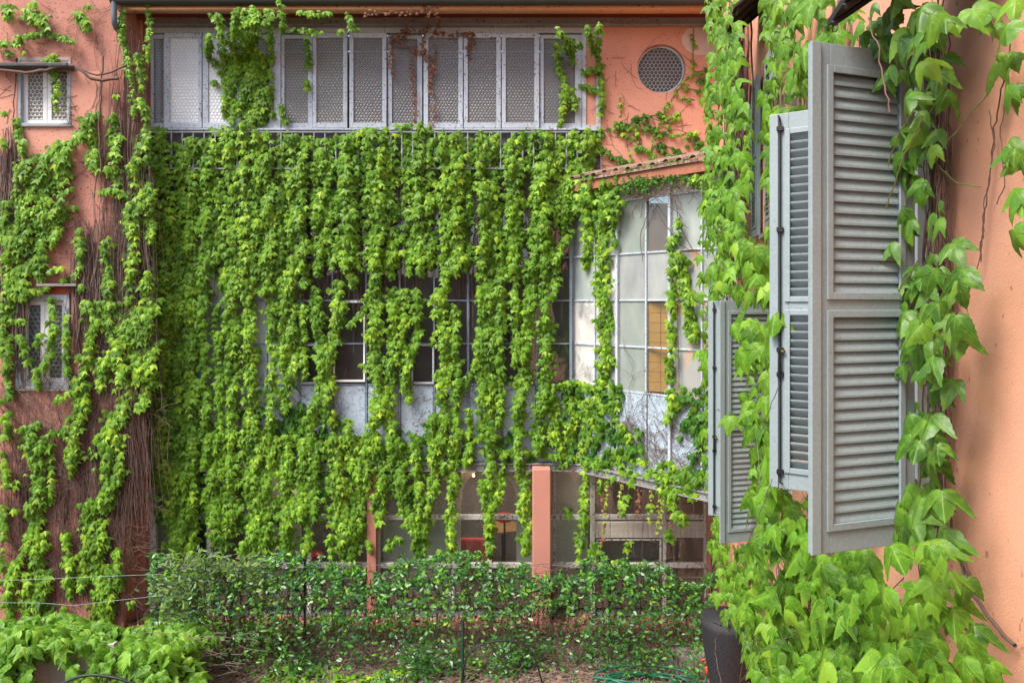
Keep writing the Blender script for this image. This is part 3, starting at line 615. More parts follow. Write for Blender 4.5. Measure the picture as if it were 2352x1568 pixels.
def canopy(y0, y1, zt_, drop, out):
    mb = MB(); n3 = Vector((ND.x, ND.y))
    a, b = Vector((RX(y0), y0)), Vector((RX(y1), y1)); ao, bo = a+n3*out, b+n3*out
    for tk in (0, .03):
        mb.v += [(a.x, a.y, zt_+tk), (b.x, b.y, zt_+tk), (bo.x, bo.y, zt_-drop+tk), (ao.x, ao.y, zt_-drop+tk)]
    mb.f += [(3, 2, 1, 0), (4, 5, 6, 7), (0, 1, 5, 4), (1, 2, 6, 5), (2, 3, 7, 6), (3, 0, 4, 7)]
    c = mb.build('canopy', 'canopy', RB)
    for k in range(4):
        t_ = (k+.5)/4; p = a.lerp(b, t_); q_ = ao.lerp(bo, t_); rb = MB(); rb.tube([(p.x, p.y, zt_-.02), (q_.x, q_.y, zt_-drop-.02)], .014, 5, True); rb.build('rib', 'canopy', c)
    return c
canopy(2.6, 3.38, EZ+1.60, .34, .52)
canopy(7.9, 9.1, EZ+3.45, .35, .42)
mb = MB(); rwall(mb, 9.75, 10.0, 0, EZ+6, 0, .14); mb.build('pilaster', 'pink_old', RB)

# ------------------------------------------------------------ leaf templates
def tmpl_lo(fold, droop, wv, seed):
    """three-lobed leaf, petiole at the origin, tip at (0, 1): fan of low count"""
    rs = np.random.default_rng(seed)
    h = [(0, -.02), (.16, -.14), (.38, -.10), (.56, .10), (.76, .52), (.34, .36), (.22, .60)]
    pts = [(x, y) for x, y in h]+[(0, 1.)]+[(-x, y) for x, y in reversed(h[1:])]
    P = np.array(pts)*(1+rs.uniform(-.08, .08, (len(pts), 1)))
    c = np.array([[0, .28]]); P = np.vstack([P, c])
    z = fold*np.abs(P[:, 0])*-1-droop*np.clip(P[:, 1], 0, 1)**2-.12*(P[:, 0]**2)*4*wv; z[-1] += .05
    V = np.column_stack([P, z]); n = len(pts)
    T = [(n, i, (i+1) % n) for i in range(n)]
    return V, np.array([(a, c_, b) for a, b, c_ in T]), V[:, :2].copy()
def outline_hi(narc, seed, ser=.02):
    rs = np.random.default_rng(seed)
    key = [(0, -.03), (.09, -.12), (.22, -.17), (.38, -.13), (.50, .03), (.60, .22), (.69, .44), (.78, .68), (.56, .54), (.38, .43), (.31, .47), (.29, .60), (.21, .80), (.10, .98), (0, 1.16)]
    sx = 1+rs.uniform(-.08, .08)
    def side(sg, js):
        k = np.array(key)+js; k[0] = key[0]; k[-1] = key[-1]; seg = np.r_[0, np.cumsum(np.linalg.norm(np.diff(k, axis=0), axis=1))]
        t = np.linspace(0, seg[-1], narc); x = np.interp(t, seg, k[:, 0]); y = np.interp(t, seg, k[:, 1])
        s_ = np.where(np.arange(narc) % 2 == 1, ser, -ser*.3); nx, ny = np.gradient(y), -np.gradient(x); L_ = np.hypot(nx, ny)+1e-9
        s_[0] = s_[-1] = 0; x = x+nx/L_*s_; y = y+ny/L_*s_; x[0] = x[-1] = 0; return np.column_stack([x*sg*sx, y])
    a = side(1, rs.uniform(-.025, .025, (len(key), 2))); b = side(-1, rs.uniform(-.025, .025, (len(key), 2)))
    return np.vstack([a, b[-2:0:-1]])
def tmpl_hi(narc, rings, seed, fold=.25, droop=.3):
    rs = np.random.default_rng(seed); O = outline_hi(narc, seed, .02 if narc > 14 else .0); n = len(O); c = np.array([0, .22])
    V = [np.array([c])]
    for r in range(1, rings+1): V.append(c+(O-c)*(r/rings)**.8)
    P = np.vstack(V); x, y = P[:, 0], P[:, 1]; rad = np.hypot(x, y-.1)
    ph = rs.uniform(0, 6.28, 3); th = np.arctan2(x, y+.05)
    z = -fold*np.abs(x)**1.3+fold*.1-droop*np.clip(y, 0, 1.2)**2-.18*np.clip(np.abs(x)-.25, 0, 1)*1.6
    z += .045*rad*np.cos(th*6+ph[0]*0)+.05*rad*np.sin(th*2.3+ph[1])*1.2+.02*np.sin(x*14+ph[2])*rad
    T = [(0, 1+(i+1) % n, 1+i) for i in range(n)]
    for r in range(1, rings):
        a, b = 1+(r-1)*n, 1+r*n
        for i in range(n):
            j = (i+1) % n; T += [(a+i, a+j, b+i), (a+j, b+j, b+i)]
    return np.column_stack([P, z]), np.array(T), P.copy()
def tmpl_oval(seed, wd=.24):
    rs = np.random.default_rng(seed); ys = [0, .25, .6, 1.]; ws = [0, wd, wd*.85, 0]; b = rs.uniform(-.15, .25)
    V = [(0, 0, 0), (wd, .28, -.05), (wd*.85, .62, -.05-b*.3), (0, 1, -b), (-wd*.85, .62, -.05-b*.3), (-wd, .28, -.05), (0, .3, .04), (0, .64, -.02-b*.3)]
    V = np.array(V, float); T = [(0, 6, 1), (6, 7, 1), (1, 7, 2), (7, 3, 2), (0, 5, 6), (6, 5, 7), (5, 4, 7), (7, 4, 3)]
    return V, np.array(T), V[:, :2].copy()
LO = [tmpl_lo(f_, d_, w_, s_) for s_, (f_, d_, w_) in enumerate([(.25, .15, 1), (.1, .3, .6), (.4, .2, .3), (-.1, .15, 1.2), (.3, .45, .8), (.15, .05, 1)])]
MI = [tmpl_hi(11, 2, 20+s_, *p) for s_, p in enumerate([(.45, .3), (.7, .2), (.25, .5), (-.15, .35), (.9, .35)])]
HI = [tmpl_hi(24, 4, 40+s_, *p) for s_, p in enumerate([(.45, .35), (.8, .2), (.25, .5), (-.2, .35), (1.0, .3), (.6, .55), (.5, .05)])]
OV = [tmpl_oval(60+s_) for s_ in range(5)]
OVN = [tmpl_oval(70+s_, .15) for s_ in range(4)]

def mesh_from(V, T, UV, tone, matname, name, smooth=False):
    T = T[:, ::-1].copy(); me = bpy.data.meshes.new(name); nv, nt_ = len(V), len(T)
    me.vertices.add(nv); me.vertices.foreach_set('co', V.astype(np.float32).ravel())
    me.loops.add(nt_*3); me.loops.foreach_set('vertex_index', T.astype(np.int32).ravel())
    me.polygons.add(nt_); me.polygons.foreach_set('loop_start', np.arange(0, nt_*3, 3, dtype=np.int32))
    me.polygons.foreach_set('use_smooth', np.full(nt_, smooth))
    me.update(calc_edges=True)
    uv = me.uv_layers.new(name='UVMap'); uv.data.foreach_set('uv', UV[T.ravel()].astype(np.float32).ravel())
    a = me.attributes.new('tone', 'FLOAT', 'POINT'); a.data.foreach_set('value', tone.astype(np.float32))
    me.materials.append(M[matname]); return me
_tm = {}
def tmesh(fam, k, matname):
    key = (id(fam), k, matname)
    if key not in _tm:
        V, T, U = fam[k]; _tm[key] = mesh_from(V, T, U, np.zeros(len(V)), matname, 'leaf', fam is not LO)
    return _tm[key]
def nrm(v): return v/np.maximum(np.linalg.norm(v, axis=-1, keepdims=True), 1e-9)

class Foliage:
    """collects leaves of one plant; the 300 that show largest become leaf objects, the rest one joined part"""
    def __init__(s): s.items = []      # (P, tip, nor, size, fam, mat)
    def add(s, P, tip, nor, size, fam, mat_, tone=None):
        P = np.atleast_2d(P); n = len(P)
        if n == 0: return
        tone = rng.random(n) if tone is None else tone
        s.items.append((P, nrm(tip), nor, np.broadcast_to(size, n).copy(), fam, mat_, tone))
    def finish(s, root, nobj=300):
        allc = []
        for gi, (P, tip, nor, size, fam, mat_, tone) in enumerate(s.items):
            px = CX+P[:, 0]/P[:, 1]*F; py = HY-(P[:, 2]-EZ)/P[:, 1]*F
            ok = (px > 0) & (px < 2352) & (py > 0) & (py < 1568)
            sc_ = np.where(ok, size/P[:, 1], 0)
            allc += [(sc_[i], gi, i) for i in range(len(P)) if sc_[i] > 0]
        allc.sort(key=lambda q: -q[0]); single = set((g_, i) for _, g_, i in allc[:nobj])
        byfm = {}
        for gi, (P, tip, nor, size, fam, mat_, tone) in enumerate(s.items):
            n = len(P); nn_ = nrm(nor-tip*np.sum(nor*tip, 1, keepdims=True)); rt = np.cross(tip, nn_)
            k = rng.integers(0, len(fam), n); wid = size*rng.uniform(.85, 1.1, n)
            sel = np.array([(gi, i) in single for i in range(n)])
            for i in np.nonzero(sel)[0]:
                o = bpy.data.objects.new('leaf', tmesh(fam, int(k[i]), mat_)); link(o, root)
                mt = Matrix.Identity(4)
                for r in range(3): mt[r][0] = rt[i, r]*wid[i]; mt[r][1] = tip[i, r]*size[i]; mt[r][2] = nn_[i, r]*size[i]; mt[r][3] = P[i, r]
                o.matrix_basis = mt
            for kk in range(len(fam)):
                q = np.nonzero((k == kk) & ~sel)[0]
                if not len(q): continue
                V, T, U = fam[kk]; nv = len(V)
                VV = (P[q, None, :]+V[None, :, 0, None]*(rt[q]*wid[q, None])[:, None, :]+V[None, :, 1, None]*(tip[q]*size[q, None])[:, None, :]+V[None, :, 2, None]*(nn_[q]*size[q, None])[:, None, :]).reshape(-1, 3)
                TT = (T[None]+(np.arange(len(q))*nv)[:, None, None]).reshape(-1, 3)
                byfm.setdefault((mat_, fam is not LO), []).append((VV, TT, np.tile(U, (len(q), 1)), np.repeat(tone[q], nv)))
        for (mat_, sm), L_ in byfm.items():
            off = 0; Vs, Ts, Us, Ns = [], [], [], []
            for VV, TT, UU, NN in L_: Vs.append(VV); Ts.append(TT+off); Us.append(UU); Ns.append(NN); off += len(VV)
            o = bpy.data.objects.new('leaves', mesh_from(np.vstack(Vs), np.vstack(Ts), np.vstack(Us), np.concatenate(Ns), mat_, 'leaves', sm)); link(o, root); o['kind'] = 'stuff'

REG = {'V': (0, 0, 1), 'A0': (0, 0, .3516), 'A': (0, 520.6, .3516), 'A2': (0, 1016.6, .3516), 'B0': (551.3, 0, .3516), 'B': (551.3, 520.6, .3516), 'L': (551.3, 1016.6, .3516),
       'T': (1102.5, 0, .3516), 'M': (1102.5, 428.8, .3907), 'R': (1102.5, 1016.6, .3516)}
def mp(reg, pts): ox, oy, s_ = REG[reg]; return [(ox+x*s_, oy+y*s_) for x, y in pts]
def poly_t(pts, step):
    """points every `step` along a polyline, with tangents"""
    P = np.array(pts, float); sg = np.linalg.norm(np.diff(P, axis=0), axis=1); c = np.r_[0, np.cumsum(sg)]; n = max(2, int(c[-1]/step)); t = np.linspace(0, c[-1], n)
    return np.column_stack([np.interp(t, c, P[:, i]) for i in range(P.shape[1])]), c[-1]
def depth_main(px, py): return np.where((px > 1320) & (py > 400), 15.38/(1+1.15*(px-CX)/F), YF)
def depth_left(px, py): return np.full(np.shape(px), YL)
def unproj(px, py, d): return np.column_stack([(px-CX)/F*d, d, EZ-(py-HY)/F*d])
stems_main = []
def strand(fo, reg, pts, w_, depth=depth_main, size=(.095, .135), off=.07, bulge=.12, dens=1.0, mat_='ivy', fam=LO, spread=.32, layers=1.85, stem=True, taper=True, outw=(0, -1, 0)):
    """a hanging strand of leaves: points along a polyline traced on the facade plane, leaves like shingles round it"""
    pts = mp(reg, pts); sc_ = REG[reg][2]; w_ = w_*sc_
    C, L_ = poly_t(pts, 3); size = (size[0]*.76, size[1]*.90); smean = (size[0]+size[1])/2*F/14; w_ *= 1.0 if w_ > 32 else .9
    n = int(L_*max(w_, smean*.5)/(smean*smean*.50)*layers*dens)+2
    t = rng.random(n)*(len(C)-1); i = np.clip(t.astype(int), 0, len(C)-2); f_ = (t-i)[:, None]; c = C[i]*(1-f_)+C[i+1]*f_
    wmod = 1+.35*np.sin(t*3/13+rng.random()*6)+.2*np.sin(t*3/5.1+rng.random()*6)
    if taper: wmod *= np.clip((len(C)-t)*3/30, .35, 1)
    u = np.clip(rng.normal(0, .5, n), -1.15, 1.15)
    px = c[:, 0]+u*w_*.5*wmod; py = c[:, 1]+rng.normal(0, 3, n)
    d = depth(px, py)
    if depth is depth_main: d = d-np.interp(py, [50, 130], [.82, 0])*(px > 330)
    lump = .05*np.sin(t*3/17+u*1.5+rng.random()*6)
    bulge = bulge*.75; o_ = off+bulge*np.sqrt(np.clip(1-(u/1.2)**2, 0, 1))*rng.uniform(.25, 1., n)+lump
    o_ = np.maximum(o_, .02)
    P = unproj(px, py, d-o_)
    sz = rng.uniform(size[0], size[1], n)*rng.uniform(.8, 1.15, n)
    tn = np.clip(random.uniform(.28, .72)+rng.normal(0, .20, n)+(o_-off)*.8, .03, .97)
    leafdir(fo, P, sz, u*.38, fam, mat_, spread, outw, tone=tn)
    if stem and L_ > 40:
        Cs, _ = poly_t(pts, 22); Cs = Cs+rng.normal(0, 1.6, Cs.shape); dd = depth(Cs[:, 0], Cs[:, 1])
        stems_main.append((unproj(Cs[:, 0], Cs[:, 1], dd-off*.6), .006))
def leafdir(fo, P, sz, side, fam, mat_, spread=.45, outw=(0, -1, 0), up=.75, down=1., tone=None):
    sz = np.minimum(sz, .036*P[:, 1])
    n = len(P); o3 = np.array(outw, float)
    az = rng.normal(0, spread, n)+side*.8
    lat = np.cross(np.array([0, 0, 1.]), o3); lat /= np.linalg.norm(lat)
    tip = np.array([0, 0, -1.])*down+o3*rng.uniform(.0, .8, n)[:, None]+lat*(az*.9)[:, None]
    nor = o3*1.+np.array([0, 0, 1.])*rng.uniform(.1, 1.5, n)[:, None]*up+lat*(rng.normal(0, .36, n)+side*.6)[:, None]
    fo.add(P, tip, nor, sz, fam, mat_, tone)
def flush_stems(root, lst, matname, n=4, name='stems', kind='stuff'):
    mb = MB()
    for pts, r in lst: mb.tube(pts, r, n)
    o = mb.build(name, matname, root, True); o['kind'] = kind; return o

# ------------------------------------------------------------ ivy on the main facade
IV = thing('ivy', (fx(820), YF, 0), 'dense green ivy curtain hanging in strands over the middle of the facade', 'ivy')
fo = Foliage()
# thick mass: adjacent vertical strands with uneven tops and ends
top = [(345, 330), (380, 318), (430, 315), (470, 325), (500, 300), (560, 290), (620, 292), (700, 300), (745, 305), (800, 312), (860, 296), (900, 285), (960, 292), (1020, 300), (1060, 312), (1100, 310), (1160, 306), (1200, 305), (1240, 297), (1300, 292), (1345, 300), (1372, 300)]
bot = [(345, 760), (400, 700), (500, 690), (560, 660), (590, 640), (640, 700), (690, 625), (720, 655), (760, 640), (800, 635), (815, 640), (850, 640), (900, 660), (950, 640), (1000, 640), (1035, 630), (1090, 620), (1130, 640), (1200, 600), (1250, 560), (1300, 510), (1340, 440), (1372, 430)]
tx, ty = zip(*top); bx2, by2 = zip(*bot)
x = 348.
while x < 1372:
    y0 = np.interp(x, tx, ty)+random.uniform(-14, 16); y1 = np.interp(x, bx2, by2)+random.uniform(-30, 30)
    n_ = max(3, int((y1-y0)/60)); ys = np.linspace(y0, y1, n_); xs = x+np.cumsum(rng.normal(0, 5, n_)); xs = xs-(xs.mean()-x)*.5
    strand(fo, 'V', list(zip(xs, ys)), random.uniform(28, 46), off=random.uniform(.02, .16), bulge=random.uniform(.10, .34), dens=.95)
    x += random.uniform(25, 34)
ST = [
  ('V', [(362, 640), (368, 900), (372, 1060), (378, 1140)], 46), ('V', [(395, 620), (400, 860), (392, 1080), (402, 1170)], 46), ('V', [(352, 880), (354, 1040)], 34), ('V', [(432, 980), (440, 1280)], 40),
 # region B: middle storey strands (x, y in the enlarged crop), width
 ('B', [(50, 350), (60, 1000), (80, 1568)], 115), ('B', [(-60, 300), (-50, 900), (-60, 1568)], 110), ('B', [(200, 380), (205, 800), (200, 1100), (190, 1568)], 74),
 ('B', [(330, 350), (340, 700), (350, 900), (310, 1010), (285, 1210)], 120), ('B', [(270, 350), (285, 700), (280, 930)], 90), ('B', [(410, 500), (410, 800), (430, 980)], 60),
 ('B', [(480, 400), (520, 700), (540, 1000), (470, 1200), (430, 1568)], 105), ('B', [(640, 350), (640, 600), (600, 720), (560, 950), (560, 1250)], 120),
 ('B', [(820, 480), (780, 580), (690, 660)], 46), ('B', [(880, 300), (880, 600), (870, 900), (930, 1050), (870, 1300), (800, 1500)], 118),
 ('B', [(1000, 400), (1000, 800), (990, 980), (900, 1250)], 120), ('B', [(1080, 400), (1060, 700), (1080, 900), (1100, 1130)], 80), ('B', [(1150, 400), (1160, 620), (1110, 900)], 90),
 ('B', [(1300, 400), (1330, 700), (1350, 900), (1320, 1150), (1320, 1450)], 112), ('B', [(1400, 500), (1410, 850), (1420, 1010), (1410, 1250), (1420, 1568)], 70),
 ('B', [(1540, 880), (1480, 1020), (1400, 1110)], 50), ('B', [(1560, 300), (1580, 600), (1540, 900), (1580, 1050), (1570, 1400)], 60), ('B', [(1640, 400), (1640, 900), (1640, 1500)], 90),
 ('B', [(1700, 300), (1690, 800), (1700, 1300)], 60),
 ('B', [(700, 1250), (720, 1568)], 110), ('B', [(590, 1200), (640, 1568)], 80), ('B', [(980, 1200), (1000, 1568)], 90), ('B', [(1130, 1350), (1150, 1568)], 90), ('B', [(1250, 1200), (1260, 1568)], 80),
 ('B', [(300, 1350), (330, 1568)], 110), ('B', [(120, 1300), (120, 1568)], 90), ('B', [(1500, 1200), (1500, 1568)], 60),
 # region A, right half: left part of the curtain
 ('A', [(700, 300), (690, 700), (700, 900), (740, 1100), (700, 1350), (760, 1568)], 116), ('A', [(780, 650), (800, 900), (830, 1100), (800, 1350)], 100), ('A', [(900, 100), (920, 300), (900, 520), (880, 800), (950, 1050), (850, 1250), (790, 1480)], 100),
 ('A', [(960, 0), (960, 400), (960, 800), (980, 1050)], 90), ('A', [(1060, -100), (1070, 600), (1050, 850), (1040, 1150), (1050, 1568)], 125), ('A', [(1150, 100), (1160, 450), (1150, 680)], 110),
 ('A', [(1240, 300), (1240, 800), (1250, 1300), (1240, 1568)], 110), ('A', [(1330, 300), (1320, 800), (1340, 1100), (1330, 1568)], 90), ('A', [(1410, 500), (1430, 900), (1440, 1200), (1400, 1568)], 80),
 ('A', [(1480, 300), (1480, 650), (1500, 1200), (1500, 1568)], 44), ('A', [(1150, 1000), (1180, 1300)], 50), ('A', [(820, 430), (900, 620), (850, 700)], 110), ('A', [(630, 520), (620, 700), (600, 850)], 120),
 # region L: ground floor
 ('L', [(50, -40), (70, 300), (100, 500), (90, 740)], 150), ('L', [(170, -40), (170, 300), (150, 520), (170, 720)], 130), ('L', [(290, -40), (290, 300), (300, 520), (310, 700)], 160),
 ('L', [(400, -40), (410, 250), (400, 460), (440, 560), (430, 740)], 90), ('L', [(490, -40), (490, 240), (480, 500)], 95), ('L', [(600, -40), (640, 250), (660, 500), (700, 760)], 180),
 ('L', [(770, 100), (780, 350), (740, 600), (720, 760)], 130), ('L', [(700, -40), (800, 60), (840, 300)], 110), ('L', [(900, -40), (930, 200), (900, 520)], 110),
 ('L', [(1040, -40), (1040, 250), (1080, 450), (1160, 560), (1180, 740)], 130), ('L', [(1150, -40), (1160, 300), (1200, 600)], 80), ('L', [(1260, -40), (1270, 200), (1230, 420), (1180, 620)], 80),
 ('L', [(1390, -40), (1390, 250), (1370, 500), (1390, 740)], 84), ('L', [(960, 700), (1010, 610), (1060, 650)], 60), ('L', [(1300, 700), (1310, 750)], 90), ('L', [(1300, 0), (1330, 200)], 80),
 ('L', [(1640, -60), (1640, 300), (1630, 740)], 56), ('L', [(1490, 0), (1470, 160)], 60), ('L', [(30, 640), (20, 760)], 80), ('L', [(830, 640), (850, 700)], 70), ('L', [(590, 600), (600, 740)], 60),
 # lower left of the curtain
 ('A2', [(1080, -60), (1110, 400), (1150, 750)], 110), ('A2', [(1170, -60), (1190, 300), (1180, 640)], 110), ('A2', [(1260, 0), (1250, 400), (1240, 760)], 60), ('A2', [(1380, -60), (1390, 300), (1400, 640)], 120), ('A2', [(1500, -60), (1500, 400), (1450, 700)], 130),
 ('A2', [(960, 350), (1050, 360)], 36),
 # region R / M: right of the curtain
 ('R', [(70, 0), (60, 300), (60, 700)], 62), ('R', [(160, 60), (130, 300), (80, 420)], 60), ('R', [(250, 0), (290, 300), (300, 500), (300, 720)], 86), ('R', [(20, 250), (30, 420)], 50),
 ('M', [(40, 250), (30, 700), (20, 1200), (60, 1568)], 80), ('M', [(130, 350), (120, 700), (110, 1000), (130, 1100)], 84), ('M', [(220, 250), (200, 700), (220, 900), (200, 1050)], 66),
 ('M', [(330, 250), (310, 500), (270, 900), (240, 1200), (220, 1500)], 92), ('M', [(390, 250), (385, 800), (390, 1100), (350, 1350), (340, 1568)], 92), ('M', [(430, 350), (450, 560), (430, 640)], 60),
 ('M', [(510, -40), (500, 300), (440, 450)], 76),
 # hanging tress in front of the casements
 ('B0', [(60, 50), (40, 300), (70, 520), (60, 820)], 125), ('B0', [(-20, 60), (-40, 300), (20, 500), (10, 800)], 90), ('B0', [(110, 70), (90, 250), (110, 500), (150, 700)], 80), ('B0', [(185, 60), (195, 300), (190, 650), (210, 760)], 56), ('B0', [(255, 0), (270, 100), (280, 220)], 40),
 ('B0', [(130, 350), (120, 600), (140, 800)], 120), ('B0', [(-60, 350), (-50, 800)], 90),
 ('B0', [(330, 190), (430, 195), (540, 205)], 34), ('B0', [(370, 85), (470, 80), (590, 78)], 30), ('B0', [(430, 240), (442, 300), (440, 430)], 50), ('B0', [(430, 500), (440, 560)], 40), ('B0', [(262, 680), (275, 740), (295, 800)], 44),
 ('B0', [(640, 190), (670, 190)], 50), ('B0', [(700, 90), (725, 140), (720, 190)], 34), ('B0', [(765, 170), (770, 210)], 20),
 ('A0', [(1360, 230), (1360, 380)], 70), ('A0', [(1390, 390), (1420, 430)], 60), ('A0', [(1390, 530), (1410, 550)], 40), ('A0', [(1410, 70), (1450, 250), (1470, 600), (1460, 760)], 56), ('A0', [(1000, 840), (1080, 840)], 60),
 ('T', [(500, 190), (570, 260), (610, 400)], 74), ('T', [(640, 270), (660, 300)], 50), ('T', [(700, 180), (720, 250), (740, 340)], 40), ('T', [(782, 120), (770, 280), (780, 440), (800, 600), (790, 760)], 40), ('T', [(670, 465), (780, 445)], 40), ('T', [(650, 550), (800, 600)], 50),
 ('T', [(500, 270), (515, 450), (560, 560), (540, 700), (520, 830)], 42), ('T', [(560, 560), (620, 640), (620, 720)], 60), ('T', [(560, 600), (540, 760)], 70),
 ('T', [(690, 830), (760, 900), (730, 1050), (715, 1180)], 64), ('T', [(780, 830), (790, 860)], 20),
]
for reg, pts, w_ in ST:
    hang = reg in ('B', 'M', 'A', 'A2', 'L', 'R')
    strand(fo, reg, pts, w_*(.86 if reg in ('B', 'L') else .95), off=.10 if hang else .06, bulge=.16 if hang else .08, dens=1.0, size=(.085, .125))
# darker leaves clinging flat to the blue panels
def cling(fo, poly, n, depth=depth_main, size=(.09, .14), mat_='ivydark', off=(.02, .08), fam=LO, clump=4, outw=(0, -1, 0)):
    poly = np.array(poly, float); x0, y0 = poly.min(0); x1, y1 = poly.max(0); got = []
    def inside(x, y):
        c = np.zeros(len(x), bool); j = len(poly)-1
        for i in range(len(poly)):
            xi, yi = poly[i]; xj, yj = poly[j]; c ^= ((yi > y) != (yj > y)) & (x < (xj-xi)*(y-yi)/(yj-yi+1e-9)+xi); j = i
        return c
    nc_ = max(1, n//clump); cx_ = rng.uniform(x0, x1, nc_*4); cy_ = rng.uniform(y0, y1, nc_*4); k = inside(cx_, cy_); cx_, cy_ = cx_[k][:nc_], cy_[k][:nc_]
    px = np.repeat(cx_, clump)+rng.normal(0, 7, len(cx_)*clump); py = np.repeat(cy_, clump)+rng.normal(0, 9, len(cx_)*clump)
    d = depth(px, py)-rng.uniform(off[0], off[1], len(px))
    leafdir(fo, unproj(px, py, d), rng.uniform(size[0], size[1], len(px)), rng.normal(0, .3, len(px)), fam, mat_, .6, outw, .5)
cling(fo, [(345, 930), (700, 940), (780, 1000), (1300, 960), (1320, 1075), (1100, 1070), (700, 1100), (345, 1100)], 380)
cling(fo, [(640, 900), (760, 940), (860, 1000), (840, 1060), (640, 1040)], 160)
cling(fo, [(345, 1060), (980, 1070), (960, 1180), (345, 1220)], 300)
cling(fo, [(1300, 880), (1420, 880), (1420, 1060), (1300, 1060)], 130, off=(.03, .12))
IVS = list(stems_main); stems_main.clear()
fo.finish(IV, 300)
for k in range(260):                                    # dry stems hanging behind the leaves
    px = random.uniform(350, 1300); y0 = np.interp(px, tx, ty)+random.uniform(0, 200); L_ = random.uniform(120, 330)
    pts, _ = poly_t([(px, y0), (px+random.uniform(-10, 10), y0+L_)], 30); pts = pts+rng.normal(0, 2, pts.shape)
    IVS.append((unproj(pts[:, 0], pts[:, 1], np.full(len(pts), YF-random.uniform(.03, .10))), .005))
def branching(x0, y0, ang, L_, depth, off, r, out, lv=0):
    pts = [(x0, y0)]; a = ang
    for k in range(int(L_/9)):
        a += random.gauss(0, .22); pts.append((pts[-1][0]+9*math.cos(a), pts[-1][1]+9*math.sin(a)))
        if lv < 2 and random.random() < .22: branching(*pts[-1], a+random.choice((-1, 1))*random.uniform(.5, 1.1), L_*random.uniform(.3, .6), depth, off, r*.7, out, lv+1)
    if len(pts) > 1:
        P = np.array(pts); out.append((unproj(P[:, 0], P[:, 1], depth(P[:, 0], P[:, 1])-off), r))
for k in range(70): branching(random.uniform(350, 1300), random.uniform(900, 1060), random.uniform(-3.1, 0), random.uniform(40, 130), depth_main, .02, .004, IVS)
flush_stems(IV, IVS, 'stem', 3)

# ------------------------------------------------------------ ivy on the bay and on the round-window wall
IB = thing('ivy', (*bp(1390), 0), 'thin ivy strands hanging over the angled bay window beside the clouded panes', 'ivy')
fo = Foliage()
for reg, pts, w_ in [('M', [(640, -60), (640, 250), (620, 470)], 66), ('M', [(720, -40), (720, 400), (725, 700), (740, 1000), (700, 1180)], 88), ('M', [(785, 50), (790, 350)], 44), ('M', [(600, -20), (620, 120)], 90), ('M', [(690, 500), (700, 640)], 40),
                     ('M', [(420, 1180), (560, 1150), (690, 1180)], 56), ('M', [(700, 1180), (690, 1350), (710, 1480)], 80), ('M', [(780, 1150), (790, 1400)], 46), ('M', [(830, 1400), (885, 1480)], 80), ('M', [(520, 1220), (560, 1350), (520, 1500)], 90), ('M', [(620, 1250), (640, 1450), (600, 1560)], 90), ('M', [(440, 1230), (430, 1400), (480, 1560)], 90),
                     ('M', [(1140, 300), (1130, 600), (1120, 900), (1110, 1200), (1130, 1290)], 48), ('M', [(1175, 380), (1215, 600), (1240, 900)], 74), ('M', [(1190, 1240), (1140, 1300), (1100, 1380)], 70), ('M', [(1170, 180), (1160, 330)], 30), ('M', [(1220, 700), (1270, 900)], 60),
                     ('T', [(620, 1210), (760, 1190), (860, 1200)], 70), ('T', [(660, 1260), (780, 1240)], 60), ('T', [(850, 1210), (900, 1215)], 50), ('T', [(930, 1190), (1100, 1160)], 20), ('T', [(1350, 1100), (1400, 1160)], 50), ('T', [(1200, 1140), (1240, 1120)], 20),
                     ('R', [(30, 40), (250, 60), (420, 50)], 80), ('R', [(430, 90), (560, 70), (680, 120), (800, 150)], 60), ('R', [(905, 30), (925, 160)], 50), ('R', [(940, 80), (1080, 120)], 40), ('R', [(680, 130), (680, 400), (670, 690)], 48), ('R', [(580, 400), (575, 500)], 26), ('R', [(790, 230), (790, 330)], 24), ('R', [(940, 330), (935, 450)], 26),
                     ('R', [(1180, 240), (1250, 190), (1320, 250)], 110), ('R', [(1180, 300), (1280, 330), (1400, 260)], 90), ('R', [(1250, 330), (1260, 420)], 100), ('R', [(1270, 450), (1330, 480), (1310, 520)], 80), ('R', [(1240, 620), (1230, 560)], 50), ('R', [(500, 160), (600, 100)], 40), ('R', [(650, 560), (640, 760)], 24), ('R', [(1110, 400), (1110, 430)], 40),
                     ('R', [(760, 660), (740, 790)], 60), ('R', [(860, 780), (950, 760)], 40), ('R', [(970, 640), (960, 690)], 26)]:
    strand(fo, reg, pts, w_, off=.07, bulge=.12, size=(.09, .13) if reg != 'R' else (.10, .15), layers=1.8)
cling(fo, [(1290, 885), (1420, 890), (1430, 1060), (1300, 1060)], 110, off=(.03, .14)); cling(fo, [(1430, 1000), (1480, 990), (1490, 1040), (1430, 1040)], 30, off=(.03, .14))
cling(fo, [(1540, 880), (1640, 900), (1640, 1120), (1560, 1080)], 90, off=(.03, .14)); cling(fo, [(1350, 1040), (1620, 1080), (1640, 1150), (1500, 1120), (1350, 1070)], 90, off=(.1, .2), mat_='ivy')
cling(fo, [(1325, 415), (1400, 420), (1425, 440), (1420, 500), (1320, 500)], 130, off=(.26, .40), mat_='ivy', size=(.09, .13)); cling(fo, [(1400, 425), (1625, 372), (1630, 392), (1400, 447)], 420, off=(.24, .34), mat_='ivydark', size=(.025, .055)); cling(fo, [(1370, 425), (1625, 368), (1625, 380), (1370, 440)], 160, off=(.05, .24), mat_='yellowgreen', size=(.02, .05)); cling(fo, [(1560, 385), (1630, 370), (1630, 430), (1590, 440)], 60, off=(.26, .4), mat_='ivy', size=(.06, .1))
fo.finish(IB, 300)
IBS = list(stems_main); stems_main.clear()
for k in range(60): branching(random.uniform(1420, 1640), random.uniform(980, 1110), random.uniform(-3., -.2), random.uniform(60, 150), depth_main, .03, .0045, IBS)
